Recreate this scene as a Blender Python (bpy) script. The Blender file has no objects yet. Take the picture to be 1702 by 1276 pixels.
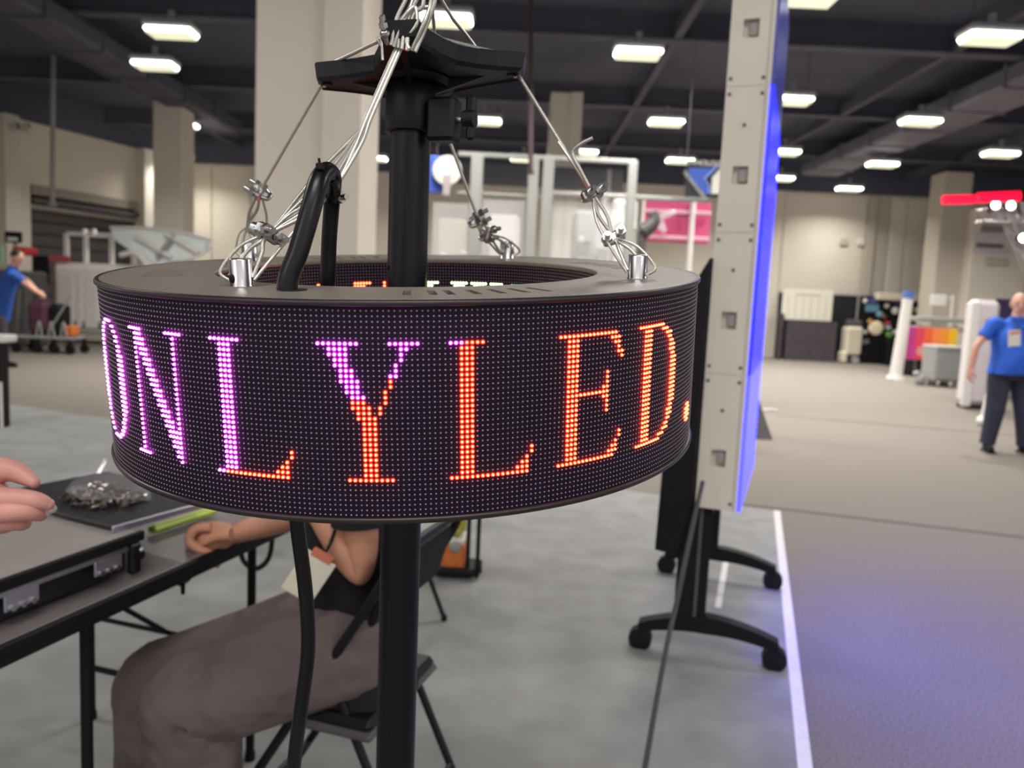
import bpy, bmesh, math, random
import numpy as np
from mathutils import Vector, Matrix
random.seed(7)
S = bpy.context.scene
COL = S.collection
PI = math.pi

# ------------------------------------------------------------------ camera, sky, large lights, exposure
F, W, H, HC = 1290.0, 1702, 1276, 1.42
PITCH, ROLL = math.atan(138 / 1260.0), 0.047
fw = np.array([0, math.cos(PITCH), -math.sin(PITCH)])
r0 = np.array([1.0, 0, 0]); u0 = np.cross(r0, fw)
CR = math.cos(ROLL) * r0 + math.sin(ROLL) * u0
CU = -math.sin(ROLL) * r0 + math.cos(ROLL) * u0
EYE = np.array([0, 0, HC])
cam_d = bpy.data.cameras.new('camera')
cam_d.sensor_width = 36; cam_d.sensor_fit = 'HORIZONTAL'; cam_d.lens = F / W * 36
cam_d.clip_start = 0.05; cam_d.clip_end = 200
cam_d.dof.use_dof = True; cam_d.dof.focus_distance = 0.70; cam_d.dof.aperture_fstop = 6.2
cam = bpy.data.objects.new('camera', cam_d); COL.objects.link(cam)
m = Matrix.Identity(4)
for i in range(3):
    m[i][0], m[i][1], m[i][2], m[i][3] = CR[i], CU[i], -fw[i], EYE[i]
cam.matrix_world = m
S.camera = cam

wd = bpy.data.worlds.new('hall'); S.world = wd; wd.use_nodes = True
bg = wd.node_tree.nodes['Background']
bg.inputs[0].default_value = (1.0, 0.95, 0.89, 1); bg.inputs[1].default_value = 0.80

def area(name, loc, sx, sy, energy, color=(1, 0.95, 0.88), rot=(0, 0, 0), spread=PI):
    l = bpy.data.lights.new(name, 'AREA'); l.shape = 'RECTANGLE'; l.size = sx; l.size_y = sy
    l.energy = energy; l.color = color; l.spread = spread
    o = bpy.data.objects.new(name, l); o.location = loc; o.rotation_euler = rot; COL.objects.link(o)
    return o
# the rows of hall lamps that go on above and behind the photographer
for (lx, ly) in ((-5.5, 3.5), (0.0, -1.5), (5.5, 3.5), (-5.0, -4.5), (5.0, -4.5), (1.5, 6.0)):
    area('hall_lamp', (lx, ly, 4.9), 2.4, 1.0, 125)

S.view_settings.view_transform = 'Standard'; S.view_settings.look = 'None'
S.view_settings.exposure = 0.0; S.view_settings.gamma = 1.0; S.view_settings.use_curve_mapping = False

# ------------------------------------------------------------------ helpers
def ray(x, y):
    return fw + CR * (x - 851) / F - CU * (y - 638) / F
def P(x, y, Y=None, z=None):
    """the point of the room that pixel (x, y) of the photograph shows at depth Y, or at height z"""
    d = ray(x, y)
    t = d[1] and (Y / d[1] if z is None else (z - HC) / d[2])
    return Vector(EYE + d * t)

MATS = {}
def mat(name, col, rough=0.6, metal=0.0, emit=None, es=0.0, var=0.0, scale=30.0, bump=0.0, col2=None, detail=4.0, spec=0.5, alpha=1.0, trans=0.0):
    if name in MATS: return MATS[name]
    mt = bpy.data.materials.new(name); mt.use_nodes = True
    nt = mt.node_tree; b = nt.nodes['Principled BSDF']
    b.inputs['Base Color'].default_value = (*col, 1)
    b.inputs['Roughness'].default_value = rough; b.inputs['Metallic'].default_value = metal
    b.inputs['Specular IOR Level'].default_value = spec
    b.inputs['Alpha'].default_value = alpha
    b.inputs['Transmission Weight'].default_value = trans
    if emit:
        b.inputs['Emission Color'].default_value = (*emit, 1); b.inputs['Emission Strength'].default_value = es
    tc = nt.nodes.new('ShaderNodeTexCoord')
    no = nt.nodes.new('ShaderNodeTexNoise'); no.inputs['Scale'].default_value = scale; no.inputs['Detail'].default_value = detail
    nt.links.new(tc.outputs['Object'], no.inputs['Vector'])
    if var > 0 or col2:
        rp = nt.nodes.new('ShaderNodeValToRGB')
        c2 = col2 or tuple(min(1, c * (1 + var)) for c in col)
        c1 = col if col2 else tuple(c * (1 - var) for c in col)
        rp.color_ramp.elements[0].position = 0.3; rp.color_ramp.elements[1].position = 0.7
        rp.color_ramp.elements[0].color = (*c1, 1); rp.color_ramp.elements[1].color = (*c2, 1)
        nt.links.new(no.outputs['Fac'], rp.inputs[0]); nt.links.new(rp.outputs[0], b.inputs['Base Color'])
    if bump > 0:
        bp = nt.nodes.new('ShaderNodeBump'); bp.inputs['Strength'].default_value = bump; bp.inputs['Distance'].default_value = 0.01
        nt.links.new(no.outputs['Fac'], bp.inputs['Height']); nt.links.new(bp.outputs[0], b.inputs['Normal'])
    MATS[name] = mt
    return mt

def srgb(r, g, b):
    f = lambda c: (c / 255 / 12.92) if c / 255 <= 0.04045 else ((c / 255 + 0.055) / 1.055) ** 2.4
    return (f(r), f(g), f(b))

class MB:
    """collects shapes; build() links them as one mesh object"""
    def __init__(s): s.v = []; s.f = []; s.sm = []
    def add(s, vs, fs, smooth=False):
        n = len(s.v); s.v += [tuple(v) for v in vs]
        for f in fs: s.f.append(tuple(i + n for i in f)); s.sm.append(smooth)
        return s
    def box(s, c, size, R=None):
        c = Vector(c); hx, hy, hz = [k / 2 for k in size]
        vs = [Vector((x, y, z)) for x in (-hx, hx) for y in (-hy, hy) for z in (-hz, hz)]
        if R is not None: vs = [R @ v for v in vs]
        return s.add([v + c for v in vs], [(0, 1, 3, 2), (4, 6, 7, 5), (0, 4, 5, 1), (2, 3, 7, 6), (0, 2, 6, 4), (1, 5, 7, 3)])
    def rbox(s, c, size, bev, R=None):
        c = Vector(c); h = [k / 2 for k in size]; bev = min(bev, min(h) * 0.95)
        bm = bmesh.new()
        for sx in (-1, 1):
            for sy in (-1, 1):
                for sz in (-1, 1):
                    for k in range(3):
                        p = [sx * h[0], sy * h[1], sz * h[2]]
                        for j in range(3):
                            if j != k: p[j] -= (1 if p[j] > 0 else -1) * bev
                        v = Vector(p)
                        bm.verts.new((R @ v if R is not None else v) + c)
        bmesh.ops.convex_hull(bm, input=bm.verts)
        bmesh.ops.dissolve_limit(bm, angle_limit=0.02, verts=bm.verts, edges=bm.edges)
        bm.verts.index_update()
        s.add([v.co for v in bm.verts], [[v.index for v in f.verts] for f in bm.faces]); bm.free()
        return s
    def cyl(s, p0, p1, r0, r1=None, n=16, cap=True, smooth=True):
        p0, p1 = Vector(p0), Vector(p1); r1 = r0 if r1 is None else r1
        d = (p1 - p0).normalized(); a = d.orthogonal().normalized(); b = d.cross(a)
        vs = []
        for i in range(n):
            t = 2 * PI * i / n; e = a * math.cos(t) + b * math.sin(t)
            vs += [p0 + e * r0, p1 + e * r1]
        s.add(vs, [(2 * i, 2 * ((i + 1) % n), 2 * ((i + 1) % n) + 1, 2 * i + 1) for i in range(n)], smooth)
        if cap:
            s.add([vs[2 * i] for i in range(n)], [tuple(range(n))[::-1]]); s.add([vs[2 * i + 1] for i in range(n)], [tuple(range(n))])
        return s
    def tube(s, pts, r, n=8, cap=True, curve=True, k=6, closed=False):
        pts = [Vector(p) for p in pts]
        rs = list(r) if hasattr(r, '__len__') else [r] * len(pts)
        if curve and len(pts) > 2:
            q, qr = [], []
            N = len(pts)
            for i in range(N - 1):
                p = [pts[max(i - 1, 0)], pts[i], pts[i + 1], pts[min(i + 2, N - 1)]]
                for j in range(k):
                    t = j / k
                    q.append(0.5 * ((2 * p[1]) + (p[2] - p[0]) * t + (2 * p[0] - 5 * p[1] + 4 * p[2] - p[3]) * t * t + (3 * p[1] - p[0] - 3 * p[2] + p[3]) * t ** 3))
                    qr.append(rs[i] * (1 - t) + rs[i + 1] * t)
            q.append(pts[-1]); qr.append(rs[-1]); pts, rs = q, qr
        N = len(pts); vs = []; a = None
        for i in range(N):
            d = (pts[min(i + 1, N - 1)] - pts[max(i - 1, 0)])
            d = d.normalized() if d.length > 1e-9 else Vector((0, 0, 1))
            if a is None: a = d.orthogonal().normalized()
            a = (a - d * a.dot(d)); a = a.normalized() if a.length > 1e-6 else d.orthogonal().normalized()
            b = d.cross(a)
            for j in range(n):
                t = 2 * PI * j / n; vs.append(pts[i] + (a * math.cos(t) + b * math.sin(t)) * rs[i])
        fs = [(i * n + j, i * n + (j + 1) % n, (i + 1) * n + (j + 1) % n, (i + 1) * n + j) for i in range(N - 1) for j in range(n)]
        s.add(vs, fs, True)
        if cap: s.add(vs[:n], [tuple(range(n))[::-1]]); s.add(vs[-n:], [tuple(range(n))])
        return s
    def lathe(s, prof, n=64, M=None, smooth=True, close=False):
        vs = []
        for i in range(n):
            t = 2 * PI * i / n
            for (r, z) in prof:
                v = Vector((r * math.sin(t), -r * math.cos(t), z)); vs.append(M @ v if M is not None else v)
        k = len(prof); fs = []
        for i in range(n):
            for j in range(k if close else k - 1):
                fs.append((i * k + j, ((i + 1) % n) * k + j, ((i + 1) % n) * k + (j + 1) % k, i * k + (j + 1) % k))
        return s.add(vs, fs, smooth)
    def ell(s, c, r, n=12, m=8, R=None):
        c = Vector(c); vs = []
        for i in range(m + 1):
            ph = PI * i / m
            for j in range(n):
                t = 2 * PI * j / n
                v = Vector((r[0] * math.sin(ph) * math.cos(t), r[1] * math.sin(ph) * math.sin(t), r[2] * math.cos(ph)))
                vs.append((R @ v if R is not None else v) + c)
        return s.add(vs, [(i * n + j, (i + 1) * n + j, (i + 1) * n + (j + 1) % n, i * n + (j + 1) % n) for i in range(m) for j in range(n)], True)
    def loft(s, secs, n=20, k=4):
        """elliptical sections (centre, half-axis, half-axis) joined smoothly"""
        q = []
        N = len(secs)
        for i in range(N - 1):
            p = [secs[max(i - 1, 0)], secs[i], secs[i + 1], secs[min(i + 2, N - 1)]]
            for j in range(k):
                t = j / k
                q.append([0.5 * ((2 * p[1][m]) + (p[2][m] - p[0][m]) * t + (2 * p[0][m] - 5 * p[1][m] + 4 * p[2][m] - p[3][m]) * t * t + (3 * p[1][m] - p[0][m] - 3 * p[2][m] + p[3][m]) * t ** 3) for m in range(3)])
        q.append(list(secs[-1])); M_ = len(q); vs = []
        for (c, a, b) in q:
            for j in range(n):
                t = 2 * PI * j / n; ct, st_ = math.cos(t), math.sin(t)
                vs.append(c + a * (abs(ct) ** .85 * (1 if ct > 0 else -1)) + b * (abs(st_) ** .85 * (1 if st_ > 0 else -1)))
        s.add(vs, [(i * n + j, i * n + (j + 1) % n, (i + 1) * n + (j + 1) % n, (i + 1) * n + j) for i in range(M_ - 1) for j in range(n)], True)
        s.add(vs[:n], [tuple(range(n))[::-1]]); s.add(vs[-n:], [tuple(range(n))]); return s
    def prism(s, poly, a, b, M=None):
        """poly (x, y) extruded from z=a to z=b, then moved by M"""
        n = len(poly)
        vs = [Vector((x, y, a)) for x, y in poly] + [Vector((x, y, b)) for x, y in poly]
        if M is not None: vs = [M @ v for v in vs]
        return s.add(vs, [tuple(range(n))[::-1], tuple(range(n, 2 * n))] + [(i, (i + 1) % n, n + (i + 1) % n, n + i) for i in range(n)])
    def quad(s, a, b, c, d): return s.add([a, b, c, d], [(0, 1, 2, 3)])
    def slab(s, pts, t):
        """a polygon in space given thickness t along its normal"""
        pts = [Vector(p) for p in pts]; nn = (pts[1] - pts[0]).cross(pts[2] - pts[0]).normalized() * t; n = len(pts)
        return s.add(pts + [p - nn for p in pts], [tuple(range(n)), tuple(range(n, 2 * n))[::-1]] + [(i, n + i, n + (i + 1) % n, (i + 1) % n) for i in range(n)])
    def build(s, name, material, parent=None, local=False, **props):
        me = bpy.data.meshes.new(name)
        vs = s.v
        if parent is not None and not local:
            root = parent
            while root.parent is not None: root = root.parent
            inv = root.matrix_basis.inverted(); vs = [tuple(inv @ Vector(v)) for v in vs]
        me.from_pydata(vs, [], s.f); me.polygons.foreach_set('use_smooth', s.sm)
        me.materials.append(material); me.update()
        o = bpy.data.objects.new(name, me); COL.objects.link(o)
        if parent is not None: o.parent = parent
        for k, v in props.items(): o[k] = v
        return o

def thing(name, label, cat, loc=(0, 0, 0), rotz=0.0, group=None, matrix=None):
    o = bpy.data.objects.new(name, None); COL.objects.link(o)
    o.matrix_basis = matrix if matrix is not None else Matrix.Translation(Vector(loc)) @ Matrix.Rotation(rotz, 4, 'Z')
    o['label'] = label; o['category'] = cat
    if group: o['group'] = group
    return o
def tag(o, label, cat, group=None, kind=None):
    o['label'] = label; o['category'] = cat
    if group: o['group'] = group
    if kind: o['kind'] = kind
    return o
def dup(root, matrix, label=None, group=None):
    r = root.copy(); COL.objects.link(r); r.matrix_basis = matrix
    if label: r['label'] = label
    if group: r['group'] = group
    for ch in list(root.children):
        c = ch.copy(); COL.objects.link(c); c.parent = r
        for g in list(ch.children):
            d = g.copy(); COL.objects.link(d); d.parent = c
    return r
def struct(o): o['kind'] = 'structure'; return o
def text_mesh(s, size, M, extrude=0.001, align='CENTER'):
    cu = bpy.data.curves.new('lettering', 'FONT'); cu.body = s; cu.size = size; cu.extrude = extrude; cu.align_x = align; cu.align_y = 'CENTER'
    o = bpy.data.objects.new('lettering', cu); COL.objects.link(o)
    dg = bpy.context.evaluated_depsgraph_get(); dg.update()
    me = bpy.data.meshes.new_from_object(o.evaluated_get(dg))
    mb = MB().add([M @ v.co for v in me.vertices], [tuple(p.vertices) for p in me.polygons])
    bpy.data.objects.remove(o); bpy.data.curves.remove(cu); bpy.data.meshes.remove(me)
    return mb
def skin(nodes, edges, root=0, sub=2):
    """a continuous skinned surface over joints: nodes [(point, radius or (rx, ry))]; returns an MB"""
    me = bpy.data.meshes.new('skin'); me.from_pydata([tuple(p) for p, r in nodes], edges, []); me.update()
    o = bpy.data.objects.new('skin', me); COL.objects.link(o)
    mo = o.modifiers.new('skin', 'SKIN'); mo.use_smooth_shade = True
    for i, (p, r) in enumerate(nodes):
        sv = me.skin_vertices[0].data[i]; sv.radius = r if isinstance(r, tuple) else (r, r); sv.use_root = (i == root)
    ss = o.modifiers.new('sub', 'SUBSURF'); ss.levels = sub; ss.render_levels = sub
    dg = bpy.context.evaluated_depsgraph_get(); dg.update()
    m2 = bpy.data.meshes.new_from_object(o.evaluated_get(dg))
    mb = MB().add([v.co.copy() for v in m2.vertices], [tuple(p.vertices) for p in m2.polygons], True)
    bpy.data.objects.remove(o); bpy.data.meshes.remove(me); bpy.data.meshes.remove(m2)
    return mb
def merge(*mbs):
    r = MB()
    for q in mbs:
        n = len(r.v); r.v += q.v; r.f += [tuple(i + n for i in f) for f in q.f]; r.sm += q.sm
    return r

# ------------------------------------------------------------------ materials
M_wall = mat('painted_wall', srgb(222, 214, 200), 0.8, var=0.05, scale=0.6)
M_wall2 = mat('painted_column', srgb(216, 208, 196), 0.75, var=0.03, scale=0.8)
M_wallgrey = mat('wall_grey', srgb(192, 184, 170), 0.8, var=0.04, scale=0.8)
M_ceil = mat('ceiling_dark', srgb(78, 80, 96), 0.9, var=0.15, scale=0.5)
M_beam = mat('beam_dark', srgb(80, 80, 94), 0.8, var=0.15, scale=1.5)
M_duct = mat('duct_grey', srgb(104, 104, 118), 0.6, var=0.1, scale=1.5)
M_aisle = mat('aisle_carpet', srgb(98, 91, 86), 0.95, col2=srgb(152, 144, 135), scale=130, bump=0.5, detail=6)
M_booth = mat('booth_carpet', srgb(146, 147, 147), 0.95, var=0.14, scale=5, bump=0.15, detail=8)
M_seam = mat('carpet_seam', srgb(95, 88, 84), 0.95, var=0.1, scale=60)
M_tape = mat('white_tape', srgb(225, 222, 225), 0.3, var=0.05, scale=40)
M_black = mat('black_plastic', srgb(20, 19, 24), 0.42, var=0.12, scale=40, spec=.3)
M_blackm = mat('black_matte', srgb(17, 16, 20), 0.6, var=0.12, scale=30, spec=.25)
M_plate = mat('black_powder_coat', srgb(116, 108, 101), 0.45, var=0.10, scale=160, bump=0.12, spec=.6)
M_mask = mat('led_mask', srgb(24, 12, 34), 0.6, var=0.15, scale=400, spec=.2)  # black mask; violet spill from the lit LEDs is mixed into its colour
M_dot = mat('led_off', srgb(138, 130, 142), 0.35, var=0.1, scale=500)
M_pole = mat('black_pole', srgb(14, 11, 22), 0.36, var=0.08, scale=20, spec=.3)
M_tray = mat('black_tray', srgb(20, 20, 29), 0.5, var=0.1, scale=60, bump=0.05, spec=.3)
M_steel = mat('galvanised_steel', srgb(190, 190, 192), 0.28, metal=1.0, var=0.12, scale=80)
M_alu = mat('turned_aluminium', srgb(205, 205, 210), 0.22, metal=1.0, var=0.06, scale=60)
M_wire = mat('steel_wire_rope', srgb(196, 196, 190), 0.35, metal=0.75, var=0.2, scale=900)
M_rubber = mat('black_rubber', srgb(11, 9, 15), 0.33, var=0.1, scale=60, spec=.35)
M_white = mat('white_paint', srgb(225, 222, 218), 0.5, var=0.03, scale=5)
M_cab = mat('cabinet_white', srgb(214, 208, 198), 0.45, var=0.03, scale=6)
M_grey = mat('grey_paint', srgb(150, 150, 150), 0.5, var=0.05, scale=6)
M_greyd = mat('dark_grey', srgb(80, 78, 80), 0.6, var=0.1, scale=8)
M_skin = mat('skin', srgb(212, 160, 138), 0.5, var=0.06, scale=25)
M_skin2 = mat('skin_tan', srgb(204, 148, 122), 0.5, var=0.06, scale=25)
M_hair = mat('hair_dark', srgb(36, 28, 24), 0.6, var=0.3, scale=120)
M_glassy = mat('clear_plastic', (0.9, 0.92, 0.95), 0.08, alpha=0.32, var=0.03, scale=6)
M_frost = mat('clear_panel', (0.9, 0.9, 0.92), 0.15, alpha=0.18, var=0.02, scale=3)

# ------------------------------------------------------------------ the setting
struct(MB().box((3, 11, -0.05), (60, 50, 0.1)).build('floor', M_aisle))
e0 = P(1290, 850, z=0); e1 = P(1335, 1276, z=0); ed = (e0 - e1).normalized()
ea = e0 - ed * 9.5
fe = (P(1038, 815, z=0) - e0).normalized()
c = [ea, e0, e0 + fe * 9.0, ea + fe * 9.0]
booth = MB(); booth.slab([Vector((p.x, p.y, 0.006)) for p in c], 0.005); struct(booth.build('floor_booth_carpet', M_booth))
nrm = Vector((ed.y, -ed.x, 0))
def strip(p, q, w, z, name, mt):
    d = (q - p).normalized(); s_ = Vector((-d.y, d.x, 0)) * w / 2
    mb = MB(); mb.slab([Vector(((v).x, (v).y, z)) for v in (p + s_, p - s_, q - s_, q + s_)], 0.0012)
    return mb.build(name, mt)
tag(strip(ea + nrm * 0.005, e0 + nrm * 0.005, 0.045, 0.0075, 'edge_tape', M_tape), 'white tape along the right edge of the grey booth carpet', 'tape')
tag(strip(P(1208, 925, z=0), P(1193, 1012, z=0), 0.03, 0.0085, 'floor_tape', M_tape), 'short white tape strip on booth carpet beside the display stand', 'tape')
struct(strip(P(1010, 812, z=0), P(1702, 893, z=0), 0.05, 0.002, 'trim_1', M_seam))
struct(strip(P(1292, 690, z=0), P(1702, 725, z=0), 0.06, 0.002, 'trim_2', M_seam))
struct(strip(P(0, 686, z=0), P(190, 706, z=0), 0.06, 0.002, 'trim_3', M_seam))

ZT = 5.05
# left wall with a roll-up door, in pieces around the opening
L0 = P(-260, 140, z=ZT); L1 = P(0, 190, z=ZT); L2 = P(257, 254, z=ZT)
ld = Vector((L2.x - L1.x, L2.y - L1.y, 0)).normalized(); ln = Vector((ld.y, -ld.x, 0))
def wl(s, z): return Vector((L1.x, L1.y, 0)) + ld * s + Vector((0, 0, z))
def on_left(x, y):
    d = ray(x, y); n_ = np.array(ln); p0 = np.array(wl(0, 0)); t = ((p0 - EYE) @ n_) / (d @ n_); p = Vector(EYE + d * t)
    return (p - wl(0, 0)).dot(ld), p.z
s0, z0 = on_left(50, 300); s1, z1 = on_left(250, 345)
SE = s1 + 1.2
lw = MB()
def lslab(a, b, za, zb, t=0.25): lw.slab([wl(a, za), wl(b, za), wl(b, zb), wl(a, zb)], t)
ZD = (z0 + z1) / 2
lslab(-9, s0, 0, ZT); lslab(s1, SE, 0, ZT); lslab(s0, s1, ZD, ZT)
struct(lw.build('wall_left', M_wall))
cw = wl(SE, 0)
YB = 24.0
struct(MB().box(((cw.x + 22) / 2, YB + 0.15, ZT / 2), (22 - cw.x, 0.3, ZT)).build('wall_back', M_wall))
ret = MB(); ret.slab([cw, Vector((cw.x, YB, 0)), Vector((cw.x, YB, ZT)), cw + Vector((0, 0, ZT))], 0.2)
struct(ret.build('wall_return', M_wall))
dk = MB(); dk.box((4, YB + 0.1, (ZT + 5.9) / 2), (40, 0.3, 5.9 - ZT)); dk.slab([wl(-9, ZT), wl(SE, ZT), wl(SE, 5.9), wl(-9, 5.9)], 0.2)
struct(dk.build('wall_upper_dark', M_ceil))
struct(MB().box((3, 12, 5.95), (44, 28, 0.1)).build('ceiling', M_ceil))
# roll-up door: header, slats
M_door = mat('rollup_door', srgb(74, 70, 74), 0.5, var=0.08, scale=3); M_trimg = mat('door_trim', srgb(150, 142, 134), 0.5, var=0.05)
dr = struct(MB().slab([wl(s0, 0) - ln * 0.3, wl(s1, 0) - ln * 0.3, wl(s1, ZD) - ln * 0.3, wl(s0, ZD) - ln * 0.3], 0.05).build('door_1', M_blackm))
for k in range(10):
    za = ZD - 0.55 - k * 0.3
    q = MB(); q.slab([wl(s0 + .1, za - .27) - ln * 0.2, wl(s1 - .1, za - .27) - ln * 0.2, wl(s1 - .1, za) - ln * 0.2, wl(s0 + .1, za) - ln * 0.2], 0.04)
    q.build('slat', M_door, dr)
for (za, zb, off, mt) in ((ZD - .22, ZD, 0.06, M_trimg), (ZD - .42, ZD - .3, 0.12, M_greyd), (ZD - .56, ZD - .46, 0.02, M_trimg)):
    q = MB(); q.slab([wl(s0, za) + ln * off, wl(s1, za) + ln * off, wl(s1, zb) + ln * off, wl(s0, zb) + ln * off], 0.25); q.build('header', mt, dr)
# pilasters on the left wall
for k, (xa, xb) in enumerate(((-8, 18), (226, 250))):
    a, _ = on_left(xa, 260); b, _ = on_left(xb, 260)
    q = MB(); q.slab([wl(a, 0) + ln * 0.3, wl(b, 0) + ln * 0.3, wl(b, ZT) + ln * 0.3, wl(a, ZT) + ln * 0.3], 0.35)
    struct(q.build('wall_pilaster', M_wall2 if k == 0 else M_wall))
def V3(p, z): return Vector((p.x, p.y, z))
def column(x0, x1, Y, ztop, name, mt=M_wall2, ridge=True):
    a, b = P(x0, 300, Y=Y), P(x1, 300, Y=Y); w = b.x - a.x
    q = MB(); q.rbox(((a.x + b.x) / 2, Y + w / 2, ztop / 2), (w, w, ztop), 0.02)
    o = struct(q.build(name, mt))
    q = MB(); q.box(((a.x + b.x) / 2, Y + w / 2, 0.06), (w + 0.03, w + 0.03, 0.12)); q.build('baseboard', M_greyd, o)
    if ridge:
        q = MB(); q.box((a.x + w * 0.83, Y - 0.012, ztop / 2), (w * 0.36, 0.03, ztop)); q.build('panel', mt, o)
    return o
column(422, 596, 6.6, 5.9, 'column')
column(254, 303, 17.2, 5.3, 'column', ridge=False)
column(909, 961, 15.0, 5.3, 'column')
column(1571, 1618, 21.0, 5.3, 'column', M_wallgrey, ridge=False)
# back wall panels (seams stand proud / recessed)
for (xa, xb, mt, t) in ((1300, 1434, M_wall, .05), (1437, 1452, M_wallgrey, .12), (1454, 1475, M_wallgrey, .04), (1477, 1503, M_wall, .05), (1505, 1552, M_wall, .05), (1560, 1566, M_wallgrey, .1), (1620, 1702, M_wall, .06), (318, 352, M_wall, .05), (354, 416, M_wall, .05)):
    a, b = P(xa, 400, Y=YB), P(xb, 400, Y=YB)
    q = MB(); q.rbox(((a.x + b.x) / 2, YB - t / 2, ZT / 2 - .02), (b.x - a.x, t, ZT - .05), 0.015); struct(q.build('wall_panel', mt))
a = P(1556, 330, Y=YB - .1); b = P(1554, 405, Y=YB - .1)
struct(MB().box((a.x, YB - .12, (a.z + b.z) / 2), (0.1, 0.1, a.z - b.z)).build('wall_reveal', M_greyd))
# dark steel under the roof
for k, y in enumerate((4.2, 8.4, 12.6, 16.8, 21.0)):
    q = MB(); q.box((3, y, 5.72), (40, .06, .4)); q.box((3, y, 5.52), (40, .24, .04)); q.box((3, y, 5.9), (40, .24, .04)); struct(q.build('ceiling_beam', M_beam))
for k, x in enumerate((-8.5, -2.6, 2.3, 6.6, 11.5)):
    q = MB(); q.box((x, 12, 5.62), (.12, 26, .2)); struct(q.build('ceiling_joist', M_beam))
for (x, w, mt, y0_, y1_) in ((8.2, 1.0, M_duct, 5, 22), (-7.4, .7, M_beam, 7, 20)):
    q = MB(); q.rbox((x, (y0_ + y1_) / 2, 5.35), (w, y1_ - y0_, .34), .05)
    for yy in np.arange(y0_, y1_, 1.6): q.box((x, yy, 5.35), (w + .05, .05, .39))
    struct(q.build('ceiling_duct', mt))
for (x, y0_, y1_, Y, mt, r) in ((885, -80, 285, 11.5, mat('red_pipe', srgb(70, 52, 56), .6), .035), (90, 150, 338, 16.4, M_grey, .05)):
    q = MB(); q.cyl(V3(P(x, y0_, Y=Y), 5.9), P(x - 3, y1_, Y=Y), r, n=10); q.cyl(P(x - 3, y1_, Y=Y), P(x - 3, y1_ + 4, Y=Y), r * 1.6, n=10)
    tag(q.build('drop_pipe', mt), 'thin dark drop pipe hanging from the ceiling right of the black pole' if x > 500 else 'grey conduit hanging in front of the roll-up door', 'pipe')

# ------------------------------------------------------------------ ceiling lights
M_lamp = mat('lamp_diffuser', (1, 1, .96), 0.5, emit=(1.0, 0.99, 0.90), es=9.0)
M_lens = mat('lamp_lens_edge', (1, 1, .9), 0.4, emit=(0.92, 0.95, 0.62), es=0.75)
M_hous = mat('lamp_housing', srgb(160, 160, 160), 0.5, var=.05)
LIGHTS = [
 (285, 60, 4.9, 'ceiling light left of the big pale column, upper of two close together'),
 (258, 114, 4.9, 'ceiling light just above the slim left column'),
 (303, 212, 4.9, 'small ceiling light beside the top of the slim left column'),
 (300, 264, 4.9, 'tiny far ceiling light lower down beside the slim left column'),
 (742, 40, 4.9, 'bright ceiling light right above the black tray of the stand'),
 (805, 206, 4.9, 'ceiling light behind the black clamp knob of the stand'),
 (622, 267, 4.9, 'ceiling light seen between the pale column and the black pole'),
 (1060, 95, 4.9, 'ceiling light alone in the dark, nearest above the right wire clamps'),
 (1107, 208, 4.9, 'ceiling light below the lone one, left of the white display cabinet'),
 (970, 257, 4.9, 'ceiling light behind the loose wire end above the right clamp'),
 (1130, 271, 4.9, 'ceiling light touching the corner of the black and blue banner'),
 (870, 268, 4.9, 'far round-looking ceiling light above the aluminium booth frame'),
 (1340, 4, 4.9, 'ceiling light cut by the top edge, right of the white display cabinet'),
 (1315, 172, 4.9, 'ceiling light half hidden by the blue edge of the display'),
 (1303, 257, 4.9, 'smaller ceiling light below it beside the blue display edge'),
 (1297, 300, 4.9, 'tiniest ceiling light at the blue display edge'),
 (1645, 70, 4.9, 'largest ceiling light, nearest in the right row'),
 (1529, 207, 4.9, 'second ceiling light of the right row going back'),
 (1466, 277, 4.9, 'third ceiling light of the right row going back'),
 (1411, 317, 4.9, 'last ceiling light of the right row, just above the back wall'),
 (1662, 260, 4.9, 'ceiling light above the red lit sign'),
]
def make_light(p):
    t = thing('ceiling_light', '', 'ceiling light', p, group='hall ceiling lights')
    q = MB(); q.rbox((0, 0, .13), (.70, .42, .10), .03); q.cyl((0, 0, .17), (0, 0, .34), .05, n=8); q.build('housing', M_hous, t, local=True)
    q = MB(); q.rbox((0, 0, .055), (.66, .36, .07), .03); q.build('diffuser', M_lamp, t, local=True)
    q = MB()
    q.lathe([(.0, .0)], 3)
    q = MB().rbox((0, 0, .008), (.62, .33, .03), .014); q.build('lens', M_lens, t, local=True)
    for sx in (-.25, .25): q = MB(); q.cyl((sx, 0, .17), (sx, 0, .9), .006, n=6); q.build('suspension_wire', M_greyd, t, local=True)
    return t
lp = None
for (x, y, z, lab) in LIGHTS:
    p = P(x, y, z=z)
    if p.y > 23.2: p = P(x, y, Y=23.0)
    if lp is None: lp = make_light(p); lp['label'] = lab
    else: dup(lp, Matrix.Translation(p), lab)
    area('lamp_light', (p.x, p.y, p.z - .015), .6, .3, 118 if p.y < 20 else 62, (1, 0.96, 0.89), spread=2.5)

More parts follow.
